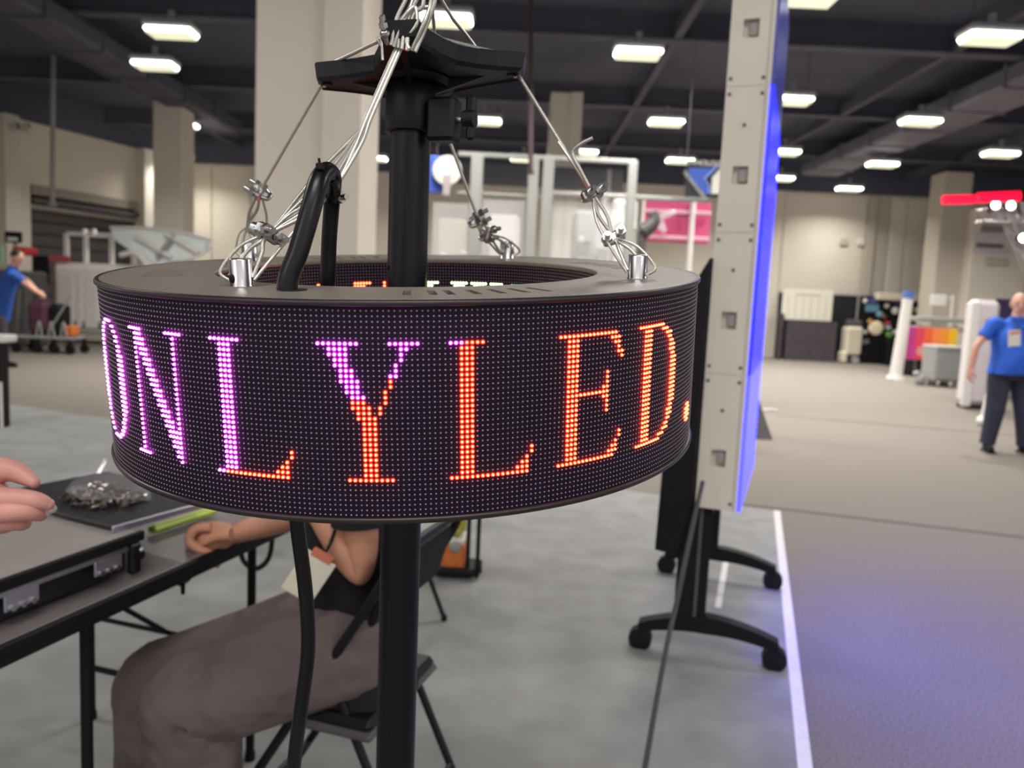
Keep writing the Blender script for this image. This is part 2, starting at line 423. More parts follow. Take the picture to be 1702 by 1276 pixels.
# ------------------------------------------------------------------ the round LED display
C = Vector((-0.12214131, 0.9045538, 1.44783345))
RA = Vector((0.9992842, 0, 0.03782959)); RB = Vector((-0.00405147, 0.99424848, 0.10702126)); RN = Vector((-0.03761201, -0.10709792, 0.9935368))
RM = Matrix.Identity(4)
for i in range(3): RM[i][0], RM[i][1], RM[i][2], RM[i][3] = RA[i], RB[i], RN[i], C[i]
def RW(x, y, z): return RM @ Vector((x, y, z))
def on_plate(x, y, off=0.0):
    d = Vector(ray(x, y)); e = Vector(EYE); t = (C + RN * off - e).dot(RN) / d.dot(RN); return e + d * t
RO, RI, RL, HR = 0.3245, 0.2136, 0.3222, 0.1778
disp = thing('led_ring_display', 'round black LED ring display showing the glowing words ONLYLED', 'LED display', matrix=RM)
# top plate with vent slots: a grid of sectors, the slots left open above a dark tray
NS = 240
def plate(z, th, slots=()):
    q = MB(); radii = [RI, 0.232, 0.2445, 0.282, 0.300, RO]
    open_ = set(slots)
    for i in range(NS):
        t0, t1 = 2 * PI * i / NS, 2 * PI * (i + 1) / NS
        for k in range(5):
            if (i, k) in open_:
                for (ta, tb, ra, rb) in ((t0, t1, radii[k], radii[k]), (t0, t1, radii[k + 1], radii[k + 1]), (t0, t0, radii[k], radii[k + 1]), (t1, t1, radii[k], radii[k + 1])):
                    q.add([(ra * math.sin(ta), -ra * math.cos(ta), z), (rb * math.sin(tb), -rb * math.cos(tb), z), (rb * math.sin(tb), -rb * math.cos(tb), z - th), (ra * math.sin(ta), -ra * math.cos(ta), z - th)], [(0, 1, 2, 3)])
                continue
            q.add([(radii[k] * math.sin(t0), -radii[k] * math.cos(t0), z), (radii[k + 1] * math.sin(t0), -radii[k + 1] * math.cos(t0), z), (radii[k + 1] * math.sin(t1), -radii[k + 1] * math.cos(t1), z), (radii[k] * math.sin(t1), -radii[k] * math.cos(t1), z)], [(0, 1, 2, 3)])
    return q
slots = []
for deg in (5.6, 9.8, 14.0, 18.2, 22.4, 26.6, 30.8): slots.append((int(round(deg / 1.5)), 2))
for deg in (-64, -68.2, -72.4, -76.6, -80.8): slots.append((int(round(deg / 1.5)) % NS, 2))
for deg in range(100, 130, 4): slots.append((int(round(deg / 1.5)), 2))
for deg in range(190, 222, 4): slots.append((int(round(deg / 1.5)), 2))
tp = plate(0.0, 0.004, slots).build('top_plate', M_plate, disp, local=True)
q = MB(); q.lathe([(RI + .003, -.0045), (RO - .004, -.0045)], 96); q.build('inner_tray', M_blackm, tp, local=True)
M_rim = mat('black_rim', srgb(36, 32, 36), .35, var=.1, scale=100)
q = MB(); q.lathe([(RO - .004, 0.0), (RO - .001, .0006), (RO + .0006, -.001), (RO + .0006, -.0036), (RO - .0008, -.0048), (RL, -.0048)], 240); q.build('rim', M_rim, disp, local=True)
q = MB(); q.lathe([(RL, -HR + .0045), (RO + .0002, -HR + .0045), (RO + .0008, -HR + .003), (RO + .0002, -HR), (RI, -HR)], 240); q.build('bottom_rim', M_rim, disp, local=True)
q = MB(); q.lathe([(RI, 0), (RI - .0008, -.001), (RI - .0008, -.004), (RI, -.005)], 160); q.build('inner_rim', M_plate, disp, local=True)
scr = MB().lathe([(RL, -.0045), (RL, -HR + .004)], 480).build('outer_screen', M_mask, disp, local=True)
scr_in = MB().lathe([(RI + .0004, -HR + .002), (RI + .0004, -.0045)], 320).build('inner_screen', M_mask, disp, local=True)

ROWS, PIT, Z0 = 40, 0.00419, -0.0078
NCOL, NIN = 480, 320
def rng(*a):
    o = []
    for p in a: o += list(range(p[0], p[1] + 1)) if isinstance(p, tuple) else [p]
    return o
def gl_L():
    g = {0: rng((0, 6)), 26: rng((0, 15))}
    for r in range(1, 26): g[r] = rng((2, 4))
    g[25] += [13, 14, 15]; g[24] += [14, 15]; g[23] += [15]; g[22] += [16]; g[21] += [16]
    return g
def gl_Y():
    g = {0: rng((0, 7), (13, 18)), 1: rng((2, 5), 15, 16), 2: rng((2, 5), 15), 3: rng((3, 5), 15), 4: rng((3, 5), 14), 5: rng((4, 6), 14), 6: rng((4, 6), 13, 14), 7: rng((4, 7), 13), 8: rng((5, 7), 13), 9: rng((5, 7), 12), 10: rng((6, 8), 12), 11: rng((6, 8), 12), 12: rng((6, 9), 11), 13: rng((7, 9), 11), 14: rng((7, 10))}
    for r in range(15, 26): g[r] = rng((8, 10))
    g[26] = rng((5, 13)); return g
def gl_E():
    g = {0: rng((0, 14)), 26: rng((0, 14))}
    for r in range(1, 26): g[r] = rng((2, 4))
    g[1] += [13, 14, 15]; g[2] += [14, 15]; g[3] += [15]; g[4] += [15, 16]; g[5] += [16]
    g[12] += list(range(5, 12)); g[11] += [11]; g[13] += [11]
    for r in range(8, 17): g[r] += [12]
    g[25] += [13, 14, 15]; g[24] += [14, 15]; g[23] += [15]; g[22] += [16]; g[21] += [16]
    return g
def gl_D():
    g = {0: rng((0, 9)), 26: rng((0, 9))}
    for r in range(1, 26): g[r] = rng((2, 4))
    rt = {1: (9, 11), 2: (11, 13), 3: (12, 13), 4: (13, 14), 5: (13, 15), 6: (13, 15), 7: (14, 15)}
    for r in range(1, 26):
        k = min(r, 26 - r); a = rt.get(k, (14, 16)); g[r] += rng(a)
    return g
def gl_N():
    g = {0: rng((0, 4), (13, 17)), 26: rng((0, 4), 15)}
    for r in range(1, 26):
        st = 2 + r // 2
        dg_ = rng((st, st + 2)) if r > 1 else [2, 3, 4]
        dg_ = [c_ for c_ in dg_ if c_ <= 15]
        g[r] = sorted(set([2, 15] + dg_))
    return g
def gl_O():
    half = {0: (6, 10), 1: (4, 5, 11, 12), 2: (3, 4, 12, 13), 3: (2, 3, 13, 14), 4: (2, 3, 13, 14), 5: (1, 2, 14, 15), 6: (1, 2, 14, 15)}
    g = {}
    for r in range(27):
        k = min(r, 26 - r)
        if k == 0: g[r] = rng((6, 10))
        elif k in half: g[r] = list(half[k])
        else: g[r] = [0, 1, 2, 14, 15, 16] if 8 <= k else [1, 2, 14, 15, 16]
    return g
def gl_dot(): return {22: [1, 2, 3], 23: rng((0, 4)), 24: rng((0, 4)), 25: rng((0, 4)), 26: [1, 2, 3]}
# message columns; red() says which pixels of each letter the colour sweep has already turned red
MSG = [('O', gl_O(), -76, lambda r, c: False), ('N', gl_N(), -54, lambda r, c: False), ('L', gl_L(), -29, lambda r, c: c > 4 and r > 15 or (r == 26 and c > 1)),
       ('Y', gl_Y(), -7, lambda r, c: r >= 11 or (c >= 11 and r >= 7)), ('L', gl_L(), 17, lambda r, c: not (r == 0 and c < 3)), ('E', gl_E(), 39, lambda r, c: True),
       ('D', gl_D(), 61, lambda r, c: True), ('dot', gl_dot(), 88, lambda r, c: True)]
M_pink = mat('led_pink', (.5, .1, .5), .4, emit=(1.0, 0.075, 1.0), es=30)
M_pinkh = mat('led_pink_body', (.2, .02, .2), .4, emit=(0.50, 0.0, 0.62), es=0.22)  # pink halo around the lit LEDs, imitated by dim emission
M_red = mat('led_red', (.6, .05, .02), .4, emit=(1.0, 0.036, 0.013), es=30)
M_redh = mat('led_red_body', (.3, .01, .01), .4, emit=(0.85, 0.0, 0.012), es=0.45)  # red halo, imitated the same way
M_gren = mat('led_yellow_green', (.6, .6, .4), .4, emit=(0.8, 1.0, 0.45), es=6.0)
M_gr2 = mat('led_green', (.1, .6, .3), .4, emit=(0.06, 0.75, 0.30), es=2.0)
def dome(q, R, th, h, rad, bump, n=6, out=1):
    e = Vector((math.sin(th), -math.cos(th), 0)) * out; t = Vector((math.cos(th), math.sin(th), 0)); k = Vector((0, 0, 1))
    o = Vector((math.sin(th) * R, -math.cos(th) * R, h))
    vs = [o + (t * math.cos(2 * PI * i / n) + k * math.sin(2 * PI * i / n)) * rad + e * .0001 for i in range(n)]
    vs += [o + (t * math.cos(2 * PI * i / n) + k * math.sin(2 * PI * i / n)) * rad * .7 + e * bump for i in range(n)]
    if out < 0: q.add(vs, [(i, n + i, n + (i + 1) % n, (i + 1) % n) for i in range(n)] + [tuple(range(n, 2 * n))[::-1]], True)
    else: q.add(vs, [(i, (i + 1) % n, n + (i + 1) % n, n + i) for i in range(n)] + [tuple(range(n, 2 * n))], True)
lit = set()
for (nm, g, c0, red) in MSG:
    parts = {}
    for r, cs in g.items():
        for c_ in cs:
            lit.add((r + 6, (c0 + c_) % NCOL))
            k = 'red' if red(r, c_) else 'pink'
            if k not in parts: parts[k] = (MB(), MB())
            th = math.radians((c0 + c_) * .75); h = Z0 - (r + 6) * PIT
            dome(parts[k][0], RL, th, h, .00122, .0017, 8)
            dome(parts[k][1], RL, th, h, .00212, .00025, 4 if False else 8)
    first = None
    for k, (q, qh) in parts.items():
        o = q.build('letter' if nm != 'dot' else 'full_stop', M_red if k == 'red' else M_pink, scr, local=True, label='glowing %s %s of lit LEDs' % ('red' if k == 'red' else 'pink', 'letter ' + nm if nm != 'dot' else 'full stop'))
        qh.build('led_body', M_redh if k == 'red' else M_pinkh, scr, local=True, kind='stuff')  # flat emissive discs stand in for the glow around each lit LED
q = MB()
for r in range(ROWS):
    for c_ in range(NCOL):
        if (r, c_) in lit: continue
        dome(q, RL, math.radians(c_ * .75), Z0 - r * PIT, .00078, .0005, 6)
q.build('unlit_led', M_dot, scr, local=True, kind='stuff')
# inner screen: columns found from where the photograph shows its lit pixels
def inner_col(x, y=470):
    d = Vector(ray(x, y)); e = Vector(EYE) - C
    dx, dy, ox, oy = d.dot(RA), d.dot(RB), e.dot(RA), e.dot(RB)
    A = dx * dx + dy * dy; B = ox * dx + oy * dy; cc = ox * ox + oy * oy - RI * RI
    t = (-B + math.sqrt(B * B - A * cc)) / A; p = e + d * t
    return int(round(math.degrees(math.atan2(p.dot(RA), -p.dot(RB))) / (360 / NIN)))
lin = {}
def inner(x, n, n1, off, m_):
    c0 = inner_col(x)
    for i in range(n): lin[(6, (c0 - i) % NIN)] = m_
    for r in range(7, 33):
        for i in range(n1): lin[(r, (c0 - off - i) % NIN)] = m_
inner(527, 2, 2, 0, 'r'); inner(589, 6, 4, 0, 'r'); inner(641, 1, 1, 0, 'r'); inner(714, 4, 2, 0, 'g'); inner(750, 6, 4, 1, 'g'); inner(783, 6, 4, 1, 'g'); inner(815, 5, 4, 0, 'g'); inner(853, 3, 1, 1, 'n')
qs = {'r': MB(), 'g': MB(), 'n': MB(), 'o': MB()}
for r in range(ROWS):
    for c_ in range(NIN):
        k = lin.get((r, c_), 'o')
        dome(qs[k], RI, math.radians(c_ * 360 / NIN), Z0 - r * PIT, .0008 if k == 'o' else .0018, .0005, 6, -1)
qs['o'].build('unlit_led', M_dot, scr_in, local=True, kind='stuff')
qs['r'].build('lit_led', M_red, scr_in, local=True, kind='stuff', label='red lit LEDs of the inner screen')
qs['g'].build('lit_led', M_gren, scr_in, local=True, kind='stuff', label='yellow-green lit LEDs of the inner screen')
qs['n'].build('lit_led', M_gr2, scr_in, local=True, kind='stuff', label='green lit LEDs of the inner screen')
# four drilled aluminium posts that take the wires
POSTS = {'nl': on_plate(402, 476), 'nr': on_plate(1059, 463), 'bl': on_plate(383, 432), 'br': on_plate(848, 429)}
for k in ('bl', 'br'):   # keep the far pair on the plate
    v = RM.inverted() @ POSTS[k]; rr = math.hypot(v.x, v.y); s_ = 0.268 / rr; POSTS[k] = RW(v.x * s_, v.y * s_, 0)
for k, p in POSTS.items():
    v = RM.inverted() @ p
    q = MB(); q.lathe([(0, 0), (.0105, 0), (.0105, .0008), (.0100, .0012), (.0100, .0235), (.0092, .0245), (0, .0245)], 28, Matrix.Translation(v))
    po = q.build('post', M_alu, disp, local=True)
    if k == 'nl':
        q = MB(); q.ell((v.x - .0045, v.y - .0088, .0075), (.0032, .0016, .004), 12, 8); q.build('wire_hole', M_blackm, po, local=True)
# cable gland in the plate
gl = RM.inverted() @ on_plate(478, 482)
q = MB(); q.lathe([(0, .0006), (.0125, .0006), (.0125, -.002)], 24, Matrix.Translation((gl.x + .004, gl.y, 0))); q.build('cable_hole', M_blackm, tp, local=True)

# ------------------------------------------------------------------ stand: pole, sleeve, tray
pt, pb = P(682, 235, Y=.93), P(657, 1276, Y=.93); pd = (pt - pb).normalized()
def pole_z(z): return pb + pd * ((z - pb.z) / pd.z)
foot = pole_z(0)
st = thing('tripod_stand', 'black pole stand with clamp knob and star tray inside the LED ring', 'stand', foot)
q = MB(); q.cyl(pole_z(.12), pole_z(1.22), .0243, n=32); q.build('lower_pole', M_pole, st)
q = MB(); q.cyl(pole_z(1.2), pole_z(1.66), .0235, n=32); up = q.build('upper_pole', M_pole, st)
q = MB()
for z in (1.45, 1.2): q.cyl(pole_z(z) + Vector((-.0215, -.0105, 0)), pole_z(z) + Vector((-.0225, -.011, 0)), .0028, n=10)
q.build('pin_hole', M_blackm, up)
q = MB(); q.cyl(pole_z(.55), pole_z(.62), .034, n=24); hub = q.build('hub', M_black, st)
for k in range(3):
    a = 2 * PI * k / 3 + .5; d = Vector((math.cos(a), math.sin(a), 0))
    q = MB(); q.cyl(pole_z(.58) + d * .03, foot + d * .48 + Vector((0, 0, .015)), .011, n=10); lg = q.build('leg', M_pole, st)
    q = MB(); q.ell(foot + d * .48 + Vector((0, 0, .016)), (.018, .018, .016)); q.build('rubber_foot', M_rubber, lg)
    q = MB(); q.cyl(pole_z(.14) + d * .02, (pole_z(.58) + d * .03) * .45 + (foot + d * .48) * .55, .006, n=8); q.build('brace', M_pole, lg)
sb = P(681, 222, Y=.93); ax = pole_z(sb.z)
zs = ax.z
q = MB()
def ringed(prof, n=32):
    mb = MB(); mb.lathe(prof, n, Matrix.Translation((ax.x, ax.y, 0))); return mb
q = merge(ringed([(.0238, zs), (.0292, zs), (.0296, zs + .001), (.0296, zs + .038), (.0288, zs + .04), (.0288, zs + .075), (.0, zs + .075)]))
q.build('sleeve', M_tray, st)
# tray: four-pointed star of moulded plastic with a raised rim, seen from below
zp = 1.672
TIPS = []
for (x, y, Y) in ((528, 152, .915), (869, 130, .925), (664, 78, .80)):
    v = P(x, y, Y=Y); TIPS.append(Vector((v.x - ax.x, v.y - ax.y, 0)))
tl, tr, tf = TIPS; tb = Vector((-tf.x * .3 + .02, .125, 0))
def tilt(p): return -.008 + .106 * p.x - .05 * p.y
MIDS = (.056, .080, .062, .06)
def star(inset):
    out = []
    for (a, b), mr in zip(((tl, tf), (tf, tr), (tr, tb), (tb, tl)), MIDS):
        da, db = a.normalized(), b.normalized(); sa, sb_ = Vector((-da.y, da.x, 0)), Vector((-db.y, db.x, 0))
        if da.cross(db).z > 0: pa, pb_ = a * inset + sa * .016 * inset, b * inset - sb_ * .016 * inset
        else: pa, pb_ = a * inset - sa * .016 * inset, b * inset + sb_ * .016 * inset
        mid = (da + db).normalized() * mr * inset
        out += [pa] + [pa.lerp(mid, t) * (1 - .05 * math.sin(PI * t)) for t in (.33, .66)] + [mid] + [mid.lerp(pb_, t) * (1 - .05 * math.sin(PI * t)) for t in (.33, .66)] + [pb_]
    return out
def star_shell(levels):
    mb = MB(); n = len(star(1)); 
    vs = []
    for (ins, z) in levels: vs += [Vector((p.x + ax.x, p.y + ax.y, z + tilt(p))) for p in star(ins)]
    mb.add(vs, [(k * n + i, k * n + (i + 1) % n, (k + 1) * n + (i + 1) % n, (k + 1) * n + i) for k in range(len(levels) - 1) for i in range(n)])
    mb.add(vs[:n], [tuple(range(n))]); mb.add(vs[-n:], [tuple(range(n))])
    return mb
tray = star_shell([(.93, zp - .001), (.96, zp - .003), (1.0, zp + .001), (1.02, zp + .016), (1.0, zp + .0175), (.97, zp + .016), (.96, zp + .010)]).build('tray', M_tray, st)
# cone and ribs between sleeve and tray
q = ringed([(.029, zs + .06), (.033, zs + .072), (.043, zp - .014), (.046, zp - .006)], 28)
for d in (tl, tr, tf, tb):
    dn = d.normalized(); s_ = Vector((-dn.y, dn.x, 0)) * .003
    a0 = Vector((ax.x, ax.y, zs + .045)) + dn * .027; a1 = Vector((ax.x, ax.y, zp - .001)) + dn * .027; a2 = Vector((ax.x, ax.y, zp - .001 + tilt(d) * .72)) + dn * (d.length * .72); a1.z += tilt(dn * .027)
    q.add([a0 + s_, a1 + s_, a2 + s_, a0 - s_, a1 - s_, a2 - s_], [(0, 1, 2), (5, 4, 3), (0, 3, 4, 1), (1, 4, 5, 2), (2, 5, 3, 0)])
q.build('gusset', M_tray, tray)
q = MB()
for d in (tl, tr, tf, tb): q.cyl(Vector((ax.x, ax.y, zp - .0025 + tilt(d * .9))) + d * .9, Vector((ax.x, ax.y, zp + tilt(d * .9))) + d * .9, .006, n=12)
q.build('wire_hole', M_blackm, tray)
# clamp block and wing knob at the right of the sleeve
kb = P(738, 200, Y=.905); RXZ = Matrix.Rotation(-.35, 3, 'Z')
q = MB(); q.rbox(kb, (.034, .026, .048), .004, RXZ); cb = q.build('clamp_block', M_tray, st)
q = MB(); k0, k1 = kb + RXZ @ Vector((.016, 0, 0)), kb + RXZ @ Vector((.026, 0, 0)); q.cyl(k0, k1, .0045, n=12); q.build('bolt', M_steel, cb)
q = MB(); kc = kb + RXZ @ Vector((.032, 0, 0))
q.cyl(kc - RXZ @ Vector((.007, 0, 0)), kc + RXZ @ Vector((.006, 0, 0)), .010, .009, n=16)
q.rbox(kc + Vector((.001, 0, .016)), (.012, .009, .020), .003, RXZ); q.rbox(kc + Vector((.001, 0, -.014)), (.010, .008, .018), .003, RXZ)
q.build('wing_knob', M_black, cb)

# ------------------------------------------------------------------ steel wires from tray to posts, with clips
def clip(q1, p, d, up_, s=1.0):
    """wire rope clip at p, rope direction d: saddle, U-bolt legs, nuts"""
    d = d.normalized(); a = up_ - d * up_.dot(d); a.normalize(); b = d.cross(a)
    R = Matrix((b, d, a)).transposed()
    q1.rbox(p - a * .001, (.019 * s, .0085 * s, .0065 * s), .0022, R)
    for sg in (-1, 1):
        o = p + b * sg * .0058 * s
        q1.cyl(o - a * .004 * s, o + a * .013 * s, .0022 * s, n=10)
        q1.cyl(o + a * .0035 * s, o + a * .0075 * s, .0042 * s, n=6, smooth=False)
    q1.tube([p + b * .0058 * s - a * .004 * s, p + b * .004 * s - a * .0085 * s, p - a * .0098 * s, p - b * .004 * s - a * .0085 * s, p - b * .0058 * s - a * .004 * s], .0022 * s, 8)
hub_top = P(712, -75, Y=.86)
def tip(d, k=.93): return Vector((ax.x, ax.y, zp + tilt(d * k))) + d * k
def wire_thing(name, label, tip_d, post, clips, mids, loopside):
    t = thing(name, label, 'cable', post, group='steel hanging wires')
    top = post + RN * .012
    T = tip(tip_d)
    above = T + Vector((0, 0, .02))
    q = MB()
    if tip_d is tb: q.tube([hub_top, above.lerp(hub_top, .35) + Vector((0, 0, .01)), above, T + Vector((0, 0, -.004))], .0021, 8)
    else:
        fb = tip(tf, .8) + Vector((0, 0, .02)); q.tube([hub_top, fb.lerp(hub_top, .3), fb, fb.lerp(T, .5) + Vector((0, 0, .008)), T + Vector((0, 0, .016)), T + Vector((0, 0, -.004))], .0021, 8)
    q.tube([T + Vector((0, 0, .004))] + mids[:1], .0021, 8, curve=False)
    
    w = q.build('wire', M_wire, t)
    q = MB()
    # loop through the post
    a, b = mids[0], mids[1]
    side = Vector((loopside, 0, 0))
    q.tube([a, a.lerp(b, .5) + side * .004, b, b.lerp(top, .5) + side * .006 + RN * .002, top + side * .010 - RN * .003], .0019, 8)
    q.tube([a, a.lerp(b, .5) - side * .005, b, b.lerp(top, .5) - side * .006, top - side * .010 - RN * .004], .0019, 8)
    q.tube([a, a.lerp(top, .4) - side * .014, a.lerp(top, .8) - side * .016, top - side * .011 - RN * .006], .0016, 8)
    q.tube([b, b.lerp(top, .5) + side * .012 + RN * .006, top + side * .018 + RN * .001, top + side * .011 - RN * .007], .0016, 8)
    q.build('loop', M_wire, t)
    for p_, dirv, u_ in clips:
        q = MB(); clip(q, p_, dirv, u_, 1.35); q.build('clip', M_steel, t)
    return t
tocam = lambda p: (Vector(EYE) - p).normalized()
# right wire
m1, m2 = P(985, 322, Y=.835), P(1020, 394, Y=.825)
wr = wire_thing('hanging_wire', 'steel wire with two clips from right tray tip to front right post', tr, POSTS['nr'], [(m1, m2 - m1, tocam(m1) + Vector((.5, 0, .6))), (m2, POSTS['nr'] - m2, tocam(m2) + Vector((.15, 0, .2)))], [m1, m2], 1)
q = MB(); q.tube([m1, P(965, 283, Y=.835), P(952, 255, Y=.838), P(962, 241, Y=.835), P(985, 229, Y=.83)], .0019, 8); q.tube([m1, P(950, 268, Y=.84), P(928, 236, Y=.85)], .0019, 8); q.build('loose_end', M_wire, wr)
# back right wire
m1, m2 = P(795, 365, Y=1.08), P(812, 390, Y=1.11)
wire_thing('hanging_wire', 'thin steel wire behind the pole down to back right post', tb, POSTS['br'], [(m1, m2 - m1, Vector((.3, -.6, .6))), (m2, POSTS['br'] - m2, Vector((.5, -.6, .3)))], [m1, m2], 1)
# back left wire, from the left tip
m1, m2 = P(432, 318, Y=.985), P(411, 376, Y=1.03)
wire_thing('hanging_wire', 'steel wire from left tray tip down to back left post', tl, POSTS['bl'], [(m1, m2 - m1, Vector((-.9, -.2, .5)))], [m1, m2], -1)
# front left wire, from the front tip: runs behind the power cable
m1, m2 = P(553, 316, Y=.745), P(447, 388, Y=.70)
t = wire_thing('hanging_wire', 'pair of steel wires from front tray tip behind the black cable to front left post', tf, POSTS['nl'], [(m1, m2 - m1, Vector((.8, -.3, .25))), (m2, POSTS['nl'] - m2, Vector((.2, -.5, -.6)))], [P(600, 215, Y=.79), m2], -1)
q = MB()
T = tip(tf)
q.tube([T, P(612, 190, Y=.785), P(592, 240, Y=.77), m1, P(505, 352, Y=.72), m2], .0021, 8); q.tube([T + Vector((.003, 0, 0)), P(618, 192, Y=.785), P(600, 240, Y=.77), m1, P(510, 356, Y=.72), m2], .0021, 8)
q.tube([m1, P(520, 335, Y=.725), P(482, 356, Y=.71), m2], .0016, 8)
q.build('wire', M_wire, t)
q = MB(); q.rbox(P(432, 384, Y=.70), (.020, .012, .013), .005, Matrix.Rotation(.5, 3, 'Y')); q.cyl(P(418, 378, Y=.7), P(440, 388, Y=.7), .0058, .0072, n=14); q.build('ferrule', M_steel, t)
# knot of slack wire over the tray
t = thing('slack_wire', 'bunch of slack steel wire gathered above the black tray', 'cable', tip(tf) + Vector((0, 0, .018)))
q = MB()
for (pts) in ([(655, 78), (668, 40), (690, 5), (712, -40)], [(662, 80), (664, 46), (676, 22), (690, 12), (692, 40), (676, 64), (680, 82)], [(668, 82), (672, 52), (684, 20), (702, 12), (705, -30)], [(690, 86), (708, 45), (722, 5), (728, -40)], [(684, 84), (704, 40), (716, 5), (722, -40)], [(650, 75), (660, 30), (676, -5), (690, -50)], [(676, 84), (680, 50), (688, 25), (700, 13), (712, 12)]):
    q.tube([P(x, y, Y=.80 + .006 * random.random()) for x, y in pts], .0021, 8)
q.tube([P(728, -10, Y=.84), P(752, 30, Y=.87), P(778, 62, Y=.9), P(805, 100, Y=.92)], .0019, 8)
q.build('wire', M_wire, t)
q = MB(); clip(q, P(640, 52, Y=.80), Vector((1, 0, .2)), Vector((-.2, -.5, 1)), 1.1); q.tube([P(636, 80, Y=.8), P(628, 66, Y=.8), P(634, 68, Y=.8), P(636, 100, Y=.8)], .0016, 8); q.build('clip', M_steel, t)

# ------------------------------------------------------------------ power cables
g0 = RW(gl.x + .004, gl.y, -.005); Yc = g0.y
t = thing('power_cable', 'thick black power cable looped up out of the ring, zip-tied at the bend', 'cable', g0)
back = on_plate(541, 470, -.04); back = P(541, 475, Y=.76)
q = MB(); q.tube([g0 - RN * .03, P(477, 478, Y=Yc), P(497, 415, Y=Yc + .005), P(516, 350, Y=Yc + .012), P(527, 310, Y=Yc + .02), P(535, 292, Y=Yc + .03), P(545, 285, Y=Yc + .042), P(553, 297, Y=Yc + .055), P(552, 330, Y=.745), P(547, 400, Y=.755), P(545, 470, Y=.76), P(544, 520, Y=.765)], [.0088] * 5 + [.0087, .0085, .0080, .0076, .0074, .0074, .0074], 16)
q.build('cable', M_rubber, t)
q = MB(); c0 = P(541, 289, Y=Yc + .036); q.lathe([(.0092, -.0012), (.0098, 0), (.0092, .0012)], 20, Matrix.Translation(c0) @ Matrix.Rotation(1.1, 4, 'Y') @ Matrix.Rotation(.3, 4, 'X')); q.rbox(P(532, 277, Y=Yc + .02), (.007, .005, .006), .001); q.cyl(P(532, 276, Y=Yc + .02), P(530, 263, Y=Yc + .02), .0013, n=6)
q.build('zip_tie', M_blackm, t)
bz = RW(-.11, -.17, -HR)
t = MB(); t.tube([P(490, 820, Y=.76), P(495, 880, Y=.76), P(508, 985, Y=.76), P(512, 1080, Y=.76), P(500, 1180, Y=.76), P(488, 1276, Y=.77), P(470, 1500, Y=.8), P(440, 1900, Y=.9), P(430, 2080, z=.012), P(470, 1800, z=.012)], .0074, 12)
tag(t.build('power_lead', M_rubber), 'thick black cable hanging out of the underside of the ring', 'cable')

# ------------------------------------------------------------------ LED panel on castors
ang = math.radians(19.8); pv = Vector((math.sin(ang), math.cos(ang), 0)); pu = Vector((math.cos(ang), -math.sin(ang), 0))
fc = P(1224, 851, Y=2.93)   # lower front corner of the near side
TH = .157; zb = fc.z; f0 = Vector((fc.x, fc.y, 0)) - pu * TH
RP = Matrix((pu, pv, Vector((0, 0, 1)))).transposed()
def pp(u, v, z): return f0 + pu * u + pv * v + Vector((0, 0, z))
LP = 1.0
dsp = thing('poster_display', 'tall white LED display cabinet stack with blue screen on castor feet', 'LED display', pp(TH / 2, LP / 2, 0))
zt = [zb]
for y in (622, 385, 140): zt.append(P(1205, y, Y=2.95).z)
zt.append(zt[-1] + (zt[-1] - zt[-2])); 
M_blue = mat('blue_screen', (.02, .02, .1), .3, emit=(0.001, 0.0015, 1.0), es=16)
M_blue3 = mat('blue_screen_dim', (.02, .02, .1), .3, emit=(0.02, 0.03, 0.30), es=0.5)
M_blue2 = mat('blue_screen_pale', (.02, .02, .1), .3, emit=(0.009, 0.0095, 1.0), es=16)
hold = [(1188, 762), (1214, 533), (1240, 291), (1265, 46)]
